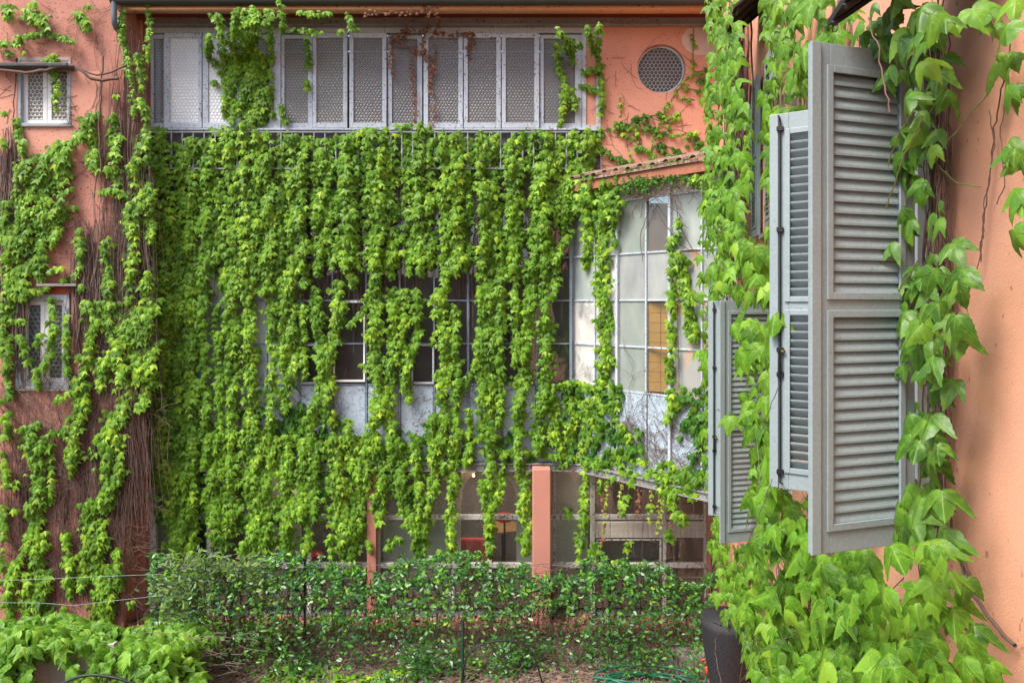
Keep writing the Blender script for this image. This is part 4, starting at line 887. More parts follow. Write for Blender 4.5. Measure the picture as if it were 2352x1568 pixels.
for k in range(34):
    px = random.uniform(1420, 1640); branching(px, np.interp(px, [1420, 1640], [440, 395])+random.uniform(-5, 25), random.choice((0, math.pi))+random.gauss(0, .25), random.uniform(30, 110), depth_main, .2, .006, IBS)
for k in range(26):
    px = random.uniform(1360, 1640); y0 = 1075+(px-1350)*.24; pts, _ = poly_t([(px, y0), (px+random.uniform(-6, 6), y0+random.uniform(40, 200))], 20); pts = pts+rng.normal(0, 1.6, pts.shape)
    IBS.append((unproj(pts[:, 0], pts[:, 1], depth_main(pts[:, 0], pts[:, 1])-.1), .0035))
for pl_ in ([(1470, 445), (1500, 470), (1530, 520), (1560, 560), (1585, 575)], [(1550, 460), (1560, 520), (1590, 570), (1620, 600)], [(1560, 575), (1600, 572), (1640, 578)], [(1490, 480), (1470, 540), (1475, 600)], [(1560, 600), (1556, 700), (1560, 900)]):
    P, _ = poly_t(pl_, 12); P = P+rng.normal(0, 1., P.shape); IBS.append((unproj(P[:, 0], P[:, 1], depth_main(P[:, 0], P[:, 1])-.06), .008))
flush_stems(IB, IBS, 'stem', 4)
fo2 = Foliage()
for k in range(10):
    px = random.uniform(1375, 1600); py = 1078+(px-1350)*.25
    P, _ = poly_t([(px, py), (px+random.uniform(-8, 8), py+random.uniform(60, 170))], 7); P = P+rng.normal(0, 2, P.shape)
    leafdir(fo2, unproj(P[:, 0], P[:, 1], depth_main(P[:, 0], P[:, 1])-.1), rng.uniform(.03, .07, len(P)), rng.normal(0, .4, len(P)), LO, 'redleaf' if k % 2 else 'yellowgreen', .9)
# dry russet creeper over the casements
DR = thing('dry_creeper', (fx(1010), YF-.1, fz(300)), 'dry russet creeper twigs clinging over the middle casements and the orange fascia', 'creeper'); drs = []
for pl_ in ([(1000, 10), (960, 25), (900, 30), (840, 32)], [(985, 20), (985, 60), (975, 70), (950, 65), (900, 85), (935, 105), (990, 130)], [(1000, 20), (1010, 60), (995, 75), (1040, 78), (1090, 75), (1075, 110)], [(940, 40), (935, 80), (900, 90), (895, 130), (900, 170)],
            [(975, 70), (972, 130), (990, 160), (985, 190), (992, 215)], [(1075, 80), (1078, 130)], [(1000, 110), (995, 180)], [(1000, 240), (990, 290)], [(960, 95), (945, 160), (955, 280)]):
    P, _ = poly_t(pl_, 5); P = P+rng.normal(0, 2, P.shape); dpt = np.where(P[:, 1] < 45, 13.25, YF-.09)
    if P[:, 1].min() < 45 < P[:, 1].max(): dpt = np.interp(P[:, 1], [30, 70], [13.25, YF-.09])
    Q = unproj(P[:, 0], P[:, 1], dpt); drs.append((Q, .004)); Q2 = np.vstack([Q, Q])+rng.normal(0, .02, (2*len(Q), 3))
    leafdir(fo2, Q2, rng.uniform(.03, .06, len(Q2)), rng.normal(0, .5, len(Q2)), LO, 'redleaf', .9)
fo2.finish(DR, 260); flush_stems(DR, drs, 'stem', 4)

IW = thing('ivy_sprigs', (fx(1500), YF-.02, fz(430)), 'young ivy sprigs fanning over the pink wall below the round window', 'ivy')
fo = Foliage(); iws = []
for pl_, w_ in [([(1100, 1150), (1130, 900), (1190, 780), (1250, 650), (1320, 550), (1395, 480), (1395, 180)], 16), ([(770, 860), (1000, 800), (1030, 770), (1190, 740)], 34), ([(870, 850), (960, 880), (1030, 940), (1100, 1000)], 22), ([(770, 950), (860, 1010), (950, 1050), (1010, 1100), (1050, 1100)], 34),
                ([(1130, 960), (1180, 950), (1290, 980), (1350, 1030)], 30), ([(1180, 1000), (1280, 1020)], 40), ([(1020, 780), (1080, 820), (1170, 850)], 40), ([(1150, 890), (1230, 880), (1330, 880), (1400, 860)], 24), ([(1050, 930), (1060, 960)], 60), ([(960, 930), (980, 1000), (990, 1080)], 16),
                ([(1190, 760), (1250, 820), (1300, 730)], 26), ([(1040, 870), (1000, 830), (880, 800)], 28), ([(1310, 550), (1340, 550)], 26), ([(1350, 580), (1460, 600)], 22), ([(1410, 470), (1480, 460)], 26), ([(1410, 515), (1490, 530)], 30), ([(1310, 645), (1400, 650)], 20), ([(1190, 940), (1200, 990)], 30),
                ([(910, 640), (925, 750)], 12), ([(1350, 900), (1440, 930)], 60), ([(1130, 1000), (1115, 1090)], 24), ([(900, 1150), (960, 1100), (1060, 1080)], 20), ([(1230, 820), (1240, 860)], 40), ([(1210, 700), (1240, 680)], 26), ([(1090, 850), (1150, 840)], 40), ([(1100, 1070), (1200, 1060), (1290, 1060)], 24), ([(1420, 900), (1460, 960)], 40)]:
    P, L_ = poly_t(mp('T', pl_), 6); P = P+rng.normal(0, 1.2, P.shape); iws.append((unproj(P[:, 0], P[:, 1], np.full(len(P), YF-.012)), .006))
    n = int(L_/4.2*min(1.6, w_/18))+2; n = int(n*.75); i = rng.integers(0, len(P), n); Q = P[i]+rng.normal(0, w_*.12, (n, 2))
    sz = rng.uniform(.05, .10, n)*(1 if w_ > 20 else .75)
    leafdir(fo, unproj(Q[:, 0], Q[:, 1], YF-rng.uniform(.03, .09, n)), sz, rng.normal(0, .4, n), LO, 'ivy' if w_ < 30 else 'ivydark', .7)
for k in range(40): branching(random.uniform(1380, 1600), random.uniform(120, 420), random.uniform(0, 6.28), random.uniform(20, 80), depth_left if 0 else (lambda x, y: np.full(np.shape(x), YF)), .006, .003, iws)
fo.finish(IW, 300); flush_stems(IW, iws, 'stem', 4)

# ------------------------------------------------------------ ivy and stems on the left wing
IL = thing('ivy', (lx(100), YL, 0), 'ivy climbing the left wing around both small windows with bare patches of stems', 'ivy')
fo = Foliage(); stems_main.clear()
for reg, pts, w_ in [('A0', [(40, 30), (60, 120)], 100), ('A0', [(180, 60), (230, 110), (300, 170)], 130), ('A0', [(180, 20), (240, 20)], 60), ('A0', [(500, 70), (540, 130), (570, 200)], 90), ('A0', [(590, 30), (560, 40)], 36), ('A0', [(0, 280), (130, 270), (140, 290)], 60), ('A0', [(110, 240), (300, 215), (480, 275)], 54), ('A0', [(0, 350), (60, 340)], 40), ('A0', [(160, 340), (150, 350)], 24),
                     ('A0', [(290, 400), (350, 350), (340, 470), (370, 560), (350, 640), (370, 720)], 50), ('A0', [(15, 735), (40, 740)], 24), ('A0', [(100, 780), (120, 900), (150, 1000)], 46), ('A0', [(10, 900), (30, 960)], 40), ('A0', [(30, 1290), (30, 1400), (20, 1540)], 60),
                     ('A0', [(520, 790), (640, 730)], 50), ('A0', [(600, 730), (560, 850), (470, 930), (380, 940), (320, 1000)], 90), ('A0', [(560, 800), (600, 900), (610, 1060), (640, 1110)], 76), ('A0', [(740, 620), (770, 620)], 40), ('A0', [(735, 740), (740, 900), (750, 1050), (760, 1250)], 76), ('A0', [(780, 870), (790, 920)], 60), ('A0', [(690, 1100), (720, 1130)], 50),
                     ('A0', [(680, 1240), (780, 1240), (860, 1280), (910, 1360)], 84), ('A0', [(840, 1300), (830, 1400)], 70), ('A0', [(800, 60), (790, 200), (820, 330), (840, 450), (870, 560), (870, 760)], 44), ('A0', [(960, 0), (975, 120), (960, 300), (970, 400)], 30), ('A0', [(900, 350), (915, 470), (920, 580)], 60), ('A0', [(900, 640), (960, 760), (940, 900), (980, 1100)], 50), ('A0', [(800, 1440), (880, 1500)], 60), ('A0', [(520, 1500), (510, 1510)], 30),
                     ('A0', [(180, 1020), (180, 1200), (170, 1400), (180, 1568)], 130), ('A0', [(280, 1000), (290, 1200), (290, 1568)], 130), ('A0', [(380, 980), (390, 1200), (380, 1400), (340, 1568)], 110), ('A0', [(430, 950), (420, 1150)], 90), ('A0', [(110, 1080), (120, 1568)], 60), ('A0', [(480, 1360), (500, 1350)], 26), ('A0', [(870, 1300), (870, 1370)], 80),
                     ('A', [(60, -40), (60, 250), (50, 520), (60, 640)], 120), ('A', [(150, -40), (140, 250), (150, 470)], 130), ('A', [(250, -40), (250, 200), (270, 340)], 90), ('A', [(330, -40), (340, 110)], 80), ('A', [(320, 290), (400, 260)], 60), ('A', [(400, 340), (500, 320)], 30), ('A', [(510, 30), (520, 150), (525, 280)], 44), ('A', [(520, 390), (530, 400)], 50),
                     ('A', [(700, 70), (700, 330), (720, 480), (690, 640)], 78), ('A', [(540, 560), (560, 480), (590, 540)], 74), ('A', [(180, 440), (260, 410), (330, 390)], 50), ('A', [(80, 600), (160, 610)], 50), ('A', [(120, 700), (160, 800), (185, 900)], 46), ('A', [(320, 460), (350, 640), (320, 800), (290, 900), (220, 960), (250, 1060)], 46), ('A', [(270, 680), (230, 760)], 40), ('A', [(360, 1130), (430, 1080)], 34), ('A', [(0, 1130), (30, 1140)], 40), ('A', [(40, 1350), (20, 1360)], 20), ('A', [(45, 930), (50, 1040)], 20), ('A', [(10, 560), (20, 700), (10, 860)], 40),
                     ('A', [(610, 600), (580, 850), (500, 1000), (530, 1110), (480, 1300), (480, 1568)], 84), ('A', [(650, 480), (600, 680)], 90), ('A', [(560, 1000), (540, 1180), (500, 1340)], 60), ('A', [(100, 1330), (200, 1300), (250, 1280)], 60), ('A', [(190, 1330), (200, 1430), (250, 1568)], 100), ('A', [(300, 1440), (320, 1460)], 60), ('A', [(300, 1360), (430, 1330)], 34), ('A', [(620, 1390), (680, 1320)], 60), ('A', [(720, 640), (760, 850), (800, 1000)], 90),
                     ('A0', [(900, 900), (880, 1100), (900, 1300), (880, 1568)], 80), ('A', [(860, -40), (850, 300), (830, 500)], 80), ('A', [(800, 900), (820, 1100), (760, 1300), (780, 1500)], 100), ('A2', [(770, -60), (760, 200), (700, 420)], 90), ('A2', [(330, 60), (330, 400)], 26), ('A', [(420, 560), (440, 800), (430, 1000)], 30), ('A', [(60, 700), (40, 900), (60, 1120)], 44), ('A', [(20, 1200), (60, 1400)], 40), ('A2', [(20, 60), (40, 260)], 40),
                     ('A', [(760, 480), (790, 640), (800, 760)], 110), ('A', [(880, 520), (860, 760), (900, 1000)], 120), ('A', [(690, 860), (650, 1050)], 90), ('A', [(960, 300), (960, 700), (970, 1000), (900, 1200)], 120), ('A0', [(960, 1200), (980, 1568)], 90), ('A', [(740, 1200), (700, 1450), (680, 1568)], 120),
                     ('A2', [(250, -40), (250, 300), (220, 600), (260, 900), (270, 1150)], 118), ('A2', [(90, 780), (50, 1000), (60, 1130)], 84), ('A2', [(200, 580), (130, 740), (90, 880)], 44), ('A2', [(470, -40), (460, 220)], 56), ('A2', [(700, -60), (720, 250), (640, 420), (640, 700), (650, 1000), (680, 1200)], 120), ('A2', [(760, 60), (780, 210), (790, 240)], 60), ('A2', [(570, 400), (560, 750), (520, 950)], 84), ('A2', [(430, 570), (430, 680)], 60),
                     ('A2', [(460, 730), (450, 1000)], 76), ('A2', [(20, 400), (20, 620)], 46), ('A2', [(10, 700), (10, 830)], 40), ('A2', [(40, 270), (140, 260)], 40), ('A2', [(80, 450), (110, 440)], 50), ('A2', [(180, 850), (170, 1150)], 90), ('A2', [(750, 690), (770, 850), (790, 960)], 50), ('A2', [(840, 1050), (870, 1040)], 60), ('A2', [(700, 800), (720, 1150)], 80), ('A2', [(510, 390), (530, 400)], 30), ('A2', [(400, 1080), (440, 1150)], 60)]:
    small = reg == 'A0' and pts[0][0] in (290, 110, 800, 960)
    strand(fo, reg, pts, w_*1.1, depth=depth_left, size=(.05, .09) if small else (.095, .14), off=.07, bulge=.16, layers=1.8, dens=1.0)
fo.finish(IL, 300)
ILS = list(stems_main); stems_main.clear(); ILG = []
def hang(px, y0, y1, sp, out, dlo, dhi, r=(.003, .009)):
    pts, _ = poly_t([(px, y0), (px+random.uniform(-sp, sp), y1)], 30); j = np.cumsum(rng.normal(0, 3.2, len(pts))); pts[:, 0] += j-j.mean()
    out.append((unproj(pts[:, 0], pts[:, 1], random.uniform(dlo, dhi)+rng.normal(0, .015, len(pts))), random.uniform(*r)))
for k in range(210):                                    # thick brown skein along the corner
    t_ = random.random(); px = random.gauss(288, 26) if t_ < .7 else random.uniform(225, 345); y0 = random.uniform(60, 700); hang(px, y0, min(1190+random.uniform(-60, 60), y0+random.uniform(200, 600)), 52, ILS if k % 2 else ILG, 13.3, 13.44, (.0015, .006))
for k in range(170): hang(random.gauss(300, 22), random.uniform(850, 1000), random.uniform(1080, 1240), 26, ILS, 13.3, 13.45, (.002, .006))
for k in range(330):
    hang(random.choice((random.gauss(155, 18), random.gauss(60, 16), random.gauss(240, 26), random.uniform(0, 300))), random.uniform(880, 1250), random.uniform(1150, 1430), 30, ILS, YL-.09, YL-.02, (.0015, .005))
for k in range(160): hang(random.uniform(0, 60), random.uniform(290, 500), random.uniform(500, 900), 14, ILS if k % 2 else ILG, YL-.1, YL-.02)
for k in range(150): hang(random.uniform(168, 240), random.uniform(500, 700), random.uniform(620, 900), 26, ILS if k % 2 else ILG, YL-.1, YL-.02)
for k in range(360): branching(random.uniform(0, 290), random.uniform(880, 1420), random.uniform(-2.6, -.5), random.uniform(40, 140), depth_left, random.uniform(.01, .08), .005, ILS if k % 2 else ILG)
for k in range(90): branching(random.uniform(130, 330), random.uniform(280, 900), random.uniform(0, 6.28), random.uniform(30, 110), depth_left, random.uniform(.01, .05), .0045, ILS)
for k in range(60): branching(random.uniform(0, 300), random.uniform(0, 290), random.uniform(0, 6.28), random.uniform(20, 80), depth_left, .02, .0035, ILS)
for pl_, r in ([[(-20, 160), (60, 168), (170, 150), (215, 185), (270, 180)], .03], [[(170, 150), (230, 175), (290, 150)], .018], [[(36, 170), (30, 300), (10, 420)], .01], [[(238, 130), (228, 260), (232, 420)], .014]):
    P, _ = poly_t(pl_, 15); P = P+rng.normal(0, 1.5, P.shape); ILS.append((unproj(P[:, 0], P[:, 1], np.full(len(P), YL-.2 if r > .012 else YL-.05)), r))
flush_stems(IL, ILS, 'stem', 4); flush_stems(IL, ILG, 'stemgrey', 4)

# ------------------------------------------------------------ creeper on the right building
def yw_of(px): p = (px-CX)/F; return 1.357/(p-.1745)
def place_off(px, py, o_):
    p = (px-CX)/F; k = p-.1745; y = np.clip((1.357-o_/1.0)/k, 1.2, 14.2)
    return unproj(px, py, y)
O3 = np.array([ND.x, ND.y-.55, .0]); O3 /= np.linalg.norm(O3)
def inpoly(poly, x, y):
    poly = np.array(poly, float); c = np.zeros(len(x), bool); j = len(poly)-1
    for i in range(len(poly)):
        xi, yi = poly[i]; xj, yj = poly[j]; c ^= ((yi > y) != (yj > y)) & (x < (xj-xi)*(y-yi)/(yj-yi+1e-12)+xi); j = i
    return c
def bush(fo, poly, off, size, mat_, layers=2.2, hi=1.0, spread=.5, hole=None, cap=None, fmin=2.3, cut=None):
    """fill a region of the creeper-covered wall: leaves at o metres out of the wall plane, density following leaf size"""
    poly = np.array(poly, float); x0, y0 = poly.min(0); x1, y1 = poly.max(0); smean = (size[0]+size[1])/2
    # number by cells so that the density follows the leaf's size there
    nx = max(1, int((x1-x0)/20)); ex = np.linspace(x0, x1, nx+1); PX, PY = [], []
    for a, b in zip(ex[:-1], ex[1:]):
        ym = (1.357-(off[0]+off[1])/2)/((a+b)/2/F-CX/F-.1745); sp = smean*F/max(ym, 1.5); n = rng.poisson((b-a)*(y1-y0)/(sp*sp*.45)*layers*.85)
        PX.append(rng.uniform(a, b, n)); PY.append(rng.uniform(y0, y1, n))
    px, py = np.concatenate(PX), np.concatenate(PY); k = inpoly(poly, px, py); px, py = px[k], py[k]
    lump = .5+.5*np.sin(px/37+py/61)*np.sin(px/53-py/43+1)
    o_ = off[0]+(off[1]-off[0])*np.clip(rng.random(len(px))*.7+lump*.3, 0, 1)
    P = place_off(px, py, o_); k = P[:, 1] > fmin
    if cut is not None: k &= cut(P)
    P = P[k]; n = len(P); sz = rng.uniform(size[0], size[1], n)*rng.choice([1, .9, .7, .55, 1.2], n)
    d = P[:, 1]; near = d < 5.2; far = d > 9.5
    for m_, fam in ((near, HI), (~near & ~far, MI), (far, MI)):
        if m_.any(): leafdir(fo, P[m_], sz[m_], rng.normal(0, .35, m_.sum()), fam, mat_, spread, O3, .9)
    return P
stems_r = []
VC = thing('creeper', (RX(11), 11, 0), 'tall column of creeper in the far corner between the facade and the side building', 'creeper')
fo = Foliage()
bush(fo, [(1618, -10), (1700, -10), (1705, 60), (1690, 180), (1725, 240), (1725, 400), (1700, 560), (1650, 560), (1612, 440), (1625, 330), (1610, 230), (1632, 120)], (.25, .55), (.105, .155), 'creeper', 2.4)
bush(fo, [(1610, 440), (1660, 420), (1690, 560), (1660, 700), (1640, 860), (1650, 1100), (1625, 1150), (1600, 1080), (1625, 900), (1590, 820), (1595, 740), (1565, 640), (1590, 560)], (.30, .6), (.10, .16), 'creeper', 1.7)
fo.finish(VC, 300); vs = []
for k in range(160):
    px = random.gauss(1690, 14); y0 = random.uniform(-20, 500); P, _ = poly_t([(px, y0), (px+random.uniform(-14, 8), y0+random.uniform(150, 350))], 25); P = P+rng.normal(0, 1.6, P.shape)
    vs.append((place_off(P[:, 0], P[:, 1], random.uniform(.08, .3)), random.uniform(.005, .012)))
flush_stems(VC, vs, 'stem', 4)
# creeper between the windows and under them
VM = thing('creeper', (RX(5.5), 5.5, 0), 'bright creeper covering the side building between and below its shutters', 'creeper')
fo = Foliage()
outside = lambda P: ~((P[:, 1] < 4.75) & (P[:, 1] > 3.0) & (P[:, 0] < RX(P[:, 1])-.02) & (P[:, 2] > EZ-1.2) & (P[:, 2] < EZ+1.25))
bush(fo, [(1745, -10), (1985, -10), (1960, 60), (1940, 130), (1905, 135), (1868, 140), (1850, 260), (1782, 290), (1770, 420), (1758, 330), (1745, 200), (1770, 110)], (.05, .30), (.11, .165), 'creeper', 2.5)
bush(fo, [(1765, 250), (1850, 230), (1850, 420), (1790, 700), (1752, 620), (1762, 500)], (.05, .3), (.12, .17), 'creeper', 2.2)
bush(fo, [(1660, 580), (1720, 545), (1780, 560), (1790, 700), (1790, 1110), (1790, 1260), (1720, 1240), (1715, 1150), (1730, 1000), (1670, 960), (1700, 860), (1690, 760), (1640, 680), (1640, 620)], (.30, .66), (.12, .17), 'creeper', 2.8)
bush(fo, [(1640, 1180), (1655, 1170), (1660, 1250), (1730, 1250), (1780, 1120), (1865, 1130), (1865, 1275), (2040, 1250), (2130, 1230), (2200, 1330), (2240, 1480), (2352, 1500), (2352, 1580), (1720, 1580), (1705, 1430), (1662, 1330), (1625, 1250)], (.08, .55), (.095, .14), 'creeper', 3.4, cut=outside, fmin=2.3)
bush(fo, [(1642, 1320), (1725, 1330), (1722, 1452), (1690, 1440), (1652, 1425)], (.3, .6), (.10, .15), 'creeper', 2.2)
P1 = bush(fo, [(1870, 1275), (2060, 1240), (2150, 1240), (2230, 1340), (2260, 1430), (2360, 1500), (2360, 1600), (1850, 1600)], (.2, .6), (.075, .115), 'creeper', 2.3, fmin=2.15, cut=lambda P: P[:, 2] < EZ-1.15)
fo.finish(VM, 300); vs = []
for k in range(220):
    y = random.uniform(3.9, 10); z0 = random.uniform(0, EZ-1.9); L_ = random.uniform(.6, 1.4); n_ = 8; o_ = random.uniform(.02, .12)
    pts = [(RX(y)+ND.x*o_+random.gauss(0, .008), y+.02*random.gauss(0, 1)*k_, z0+L_*k_/n_) for k_ in range(n_)]
    vs.append((pts, random.uniform(.002, .006)))
for k in range(60):
    y = random.uniform(4.8, 8); o_ = random.uniform(.02, .12); pts = [(RX(y)+ND.x*o_+random.gauss(0, .01), y+random.gauss(0, .02), EZ-1.+3*k_/9) for k_ in range(10)]; vs.append((pts, random.uniform(.004, .012)))
for pl_, o_ in (([(1775, 1100), (1740, 1190), (1700, 1290), (1665, 1400), (1640, 1480), (1655, 1568)], .7), ([(1700, 1568), (1740, 1500), (1780, 1480), (1830, 1450)], .6), ([(1720, 1440), (1705, 1500), (1700, 1560)], .6), ([(1790, 880), (1760, 960), (1740, 1010), (1745, 1120)], .7)):
    P, _ = poly_t(pl_, 14); P = P+rng.normal(0, 1.5, P.shape); vs.append((place_off(P[:, 0], P[:, 1], o_), .002))
flush_stems(VM, vs, 'stemgrey', 4)
# near creeper beside and above the near window
VN = thing('creeper', (RX(3.3), 3.3, 0), 'large-leaved creeper column hanging down the apricot wall beside the nearest shutter', 'creeper')
fo = Foliage()
bush(fo, [(2120, -10), (2200, -10), (2215, 120), (2180, 230), (2150, 330), (2165, 450), (2200, 520), (2215, 640), (2200, 780), (2190, 900), (2185, 1010), (2165, 1140), (2170, 1260), (2120, 1270), (2070, 1210), (2050, 1120), (2080, 1040), (2040, 930), (2020, 880), (2060, 800), (2070, 700), (2040, 560), (2070, 450), (2045, 380), (2060, 300), (2090, 200), (2075, 100)],
     (.10, .32), (.078, .118), 'creepernear', 1.5, spread=.6)
bush(fo, [(1960, -10), (2250, -10), (2200, 60), (2120, 150), (2080, 260), (2060, 230), (1990, 120), (1950, 110)], (.25, .42), (.08, .12), 'creepernear', 1.5)
bush(fo, [(2280, -10), (2352, -10), (2352, 250), (2352, 470), (2340, 560), (2330, 420), (2300, 330), (2310, 230), (2270, 140), (2240, 60)], (.05, .2), (.075, .11), 'creepernear', 1.3, fmin=2.25)
bush(fo, [(2200, -10), (2300, -10), (2290, 60), (2220, 50)], (.10, .28), (.10, .15), 'creeper', 1., fmin=2.25)
bush(fo, [(2150, 1130), (2200, 1180), (2210, 1300), (2150, 1300)], (.1, .3), (.12, .17), 'creepernear', 1.)
for px, py in ((2210, 620), (2190, 560), (2175, 1220), (2220, 1330), (2330, 530), (2150, 870), (2240, 1440)):
    q = place_off(np.array([px]), np.array([py]), np.array([.2])); leafdir(fo, q, np.array([.15]), np.array([.2]), HI, 'creepernear', .3, O3, .5)
fo.finish(VN, 300); vs = []
for k in range(150):
    px = random.gauss(2150, 13); y0 = random.uniform(-20, 1000); P, _ = poly_t([(px, y0), (px+random.uniform(-8, 12), y0+random.uniform(200, 500))], 30); P = P+rng.normal(0, 3, P.shape)
    vs.append((place_off(P[:, 0], P[:, 1], random.uniform(.02, .10)), random.uniform(.0015, .0045)))
for pl_, r in (([(2195, 1230), (2220, 1300), (2240, 1370), (2290, 1440), (2330, 1480)], .008), ([(2180, 1180), (2200, 1260), (2215, 1330)], .006), ([(2325, -10), (2318, 130), (2290, 260), (2275, 380), (2262, 480), (2250, 600)], .0028), ([(2318, 130), (2300, 300), (2308, 430), (2290, 470)], .002), ([(2275, 380), (2262, 460), (2255, 560), (2238, 650)], .002), ([(2270, 250), (2285, 330), (2275, 370)], .002), ([(1995, 40), (2015, 110), (2030, 190), (2045, 260)], .003)):
    P, _ = poly_t(pl_, 14); P = P+rng.normal(0, 2, P.shape); vs.append((place_off(P[:, 0], P[:, 1], .03 if pl_[0][0] > 2050 else .5), r))
flush_stems(VN, vs, 'stem', 5)
vg = []
for pl_, o_ in (([(2270, 215), (2230, 260), (2190, 310), (2160, 345), (2145, 375)], .2), ([(2120, 270), (2080, 350), (2050, 430), (2035, 480)], .45), ([(2100, 250), (2060, 320), (2040, 380)], .4), ([(2110, 600), (2080, 640), (2065, 670)], .45), ([(2195, 580), (2190, 620), (2215, 680), (2230, 740)], .06), ([(2155, 380), (2195, 420), (2250, 430)], .1)):
    P, _ = poly_t(pl_, 12); P = P+rng.normal(0, 1.5, P.shape); vg.append((place_off(P[:, 0], P[:, 1], o_), .0025))
flush_stems(VN, vg, 'stemgreen', 5, 'shoots')

# ------------------------------------------------------------ hedge, shrub, ground cover
HG = thing('hedge', (fx(1000)*.9, 12.6, 0), 'tangled dark-leaved climbing hedge on a wire fence in front of the ground floor', 'hedge')
fo = Foliage(); hs = []
YH = 12.6
def hx(px, d=YH): return xw(px, d)
n = 40000
px = rng.uniform(345, 1650, n); t = rng.random(n)
topy = 1290+20*np.sin(px/60)+9*np.sin(px/23+2)+12*np.sin(px/9.7+1)*np.sin(px/31)+7*np.sin(px/4.1)+np.where(px > 1230, 14, 0)+np.where(px < 620, -6, 0)
band = rng.random(n) < .42
py = np.where(band, topy+np.abs(rng.normal(0, 50, n)), topy+rng.uniform(20, 310, n))
dn = .5+.5*np.sin(px/31+py/40)*np.sin(px/47-py/29)
cl_ = np.sin(px/13.3+py/19)*np.sin(px/17.9-py/15+2)+.6*np.sin(px/7.1+py/9.3)
keep = ~((px > 760) & (py > 1425) & (rng.random(n) < .6)) & (cl_ > rng.uniform(-.9, .9, n)) & (band | (rng.random(n) < .35+.8*dn)) & (py < 1600) & ~((~band) & (px > 1180) & (px < 1420) & (py > 1400) & (rng.random(n) < .55))
px, py = px[keep], py[keep]; n = len(px)
dd = YH+rng.normal(0, .16, n)-np.where(band[keep], 0, rng.uniform(0, 1.3, n)); P = unproj(px, py, dd); P = P[P[:, 2] > .03]; n = len(P)
az = rng.uniform(0, 6.283, n); tip = np.column_stack([np.cos(az), np.sin(az)-.3, rng.uniform(-.9, .5, n)]); nor = np.column_stack([rng.normal(0, .5, n), -.6+rng.normal(0, .5, n), rng.uniform(.1, 1.4, n)])
h = rng.random(n) < .12
fo.add(P[~h], tip[~h], nor[~h], rng.uniform(.05, .105, n)[~h], OV, 'hedge'); fo.add(P[h], tip[h]+np.array([0, 0, .8]), nor[h], rng.uniform(.06, .10, n)[h], OV, 'yellowgreen' if 0 else 'ivy')
fo.finish(HG, 300)
for k in range(900):
    x = random.uniform(345, 1650); yy = random.uniform(1290, 1500); P, _ = poly_t([(x, yy), (x+random.uniform(-45, 45), yy+random.uniform(30, 150))], 12); P = P+rng.normal(0, 3., P.shape); Q = unproj(P[:, 0], P[:, 1], np.full(len(P), YH-max(0, (yy-1380)/120)+random.gauss(0, .1)))
    Q[:, 2] = np.maximum(Q[:, 2], .0); hs.append((Q, random.uniform(.003, .006)))
for k in range(160): 
    x = random.uniform(400, 1640); yy = random.uniform(1290, 1400); P, _ = poly_t([(x, yy), (x+random.uniform(-110, 110), yy+random.uniform(-20, 60))], 12); P = P+rng.normal(0, 3., P.shape); hs.append((unproj(P[:, 0], P[:, 1], np.full(len(P), YH+random.gauss(0, .1))), .0045))
for k in range(60):
    x = random.uniform(360, 1640); P, _ = poly_t([(x, 1330), (x+random.uniform(-20, 20), 1490)], 16); P = P+rng.normal(0, 2.5, P.shape); Q = unproj(P[:, 0], P[:, 1], np.full(len(P), YH)); Q[:, 2] = np.maximum(Q[:, 2], -.02); hs.append((Q, .009))
flush_stems(HG, hs, surf('dark_hedge_stem', (.14, .09, .07), .9, .4, 6), 3, 'twigs')
FN = thing('wire_fence', (hx(1000), 12.75, 0), 'thin wire fence with dark green stakes behind the hedge leaves', 'fence')
for px_ in (360, 700, 1063, 1400, 1636):
    d_ = 11.4 if px_ == 1063 else 12.75
    mb = MB(); mb.tube([(xw(px_, d_), d_, 0), (xw(px_, d_), d_, 1.45 if d_ > 12 else zw(1425, d_))], .022, 6, True); mb.build('stake', 'stake', FN)
mb = MB()
for k in range(7): mb.tube([(hx(345), 12.75, .15+k*.2), (hx(1650), 12.75, .15+k*.2)], .003, 4)
mb.build('wires', 'wire', FN)
HC = thing('low_shrubs', (hx(1350), 11.5, 0), 'low dark glossy leaf clumps growing in front of the hedge at the lower right', 'plants')
fo = Foliage()
for k in range(64):
    cx_, d_ = (random.uniform(1040, 1640) if k < 44 else random.uniform(600, 1040)), random.uniform(11.25, 12.3); x0_ = xw(cx_, d_); hh = random.uniform(.2, 1.0); m_ = random.randint(25, 70)
    P = np.column_stack([x0_+rng.normal(0, .13, m_), d_+rng.normal(0, .12, m_), rng.uniform(.03, hh, m_)]); az = rng.uniform(0, 6.283, m_)
    fo.add(P, np.column_stack([np.cos(az), np.sin(az)-.2, rng.uniform(-.4, .7, m_)]), np.column_stack([rng.normal(0, .5, m_), -.6+rng.normal(0, .4, m_), rng.uniform(.2, 1.4, m_)]), rng.uniform(.05, .1, m_), OV, 'hedge')
fo.finish(HC, 300)
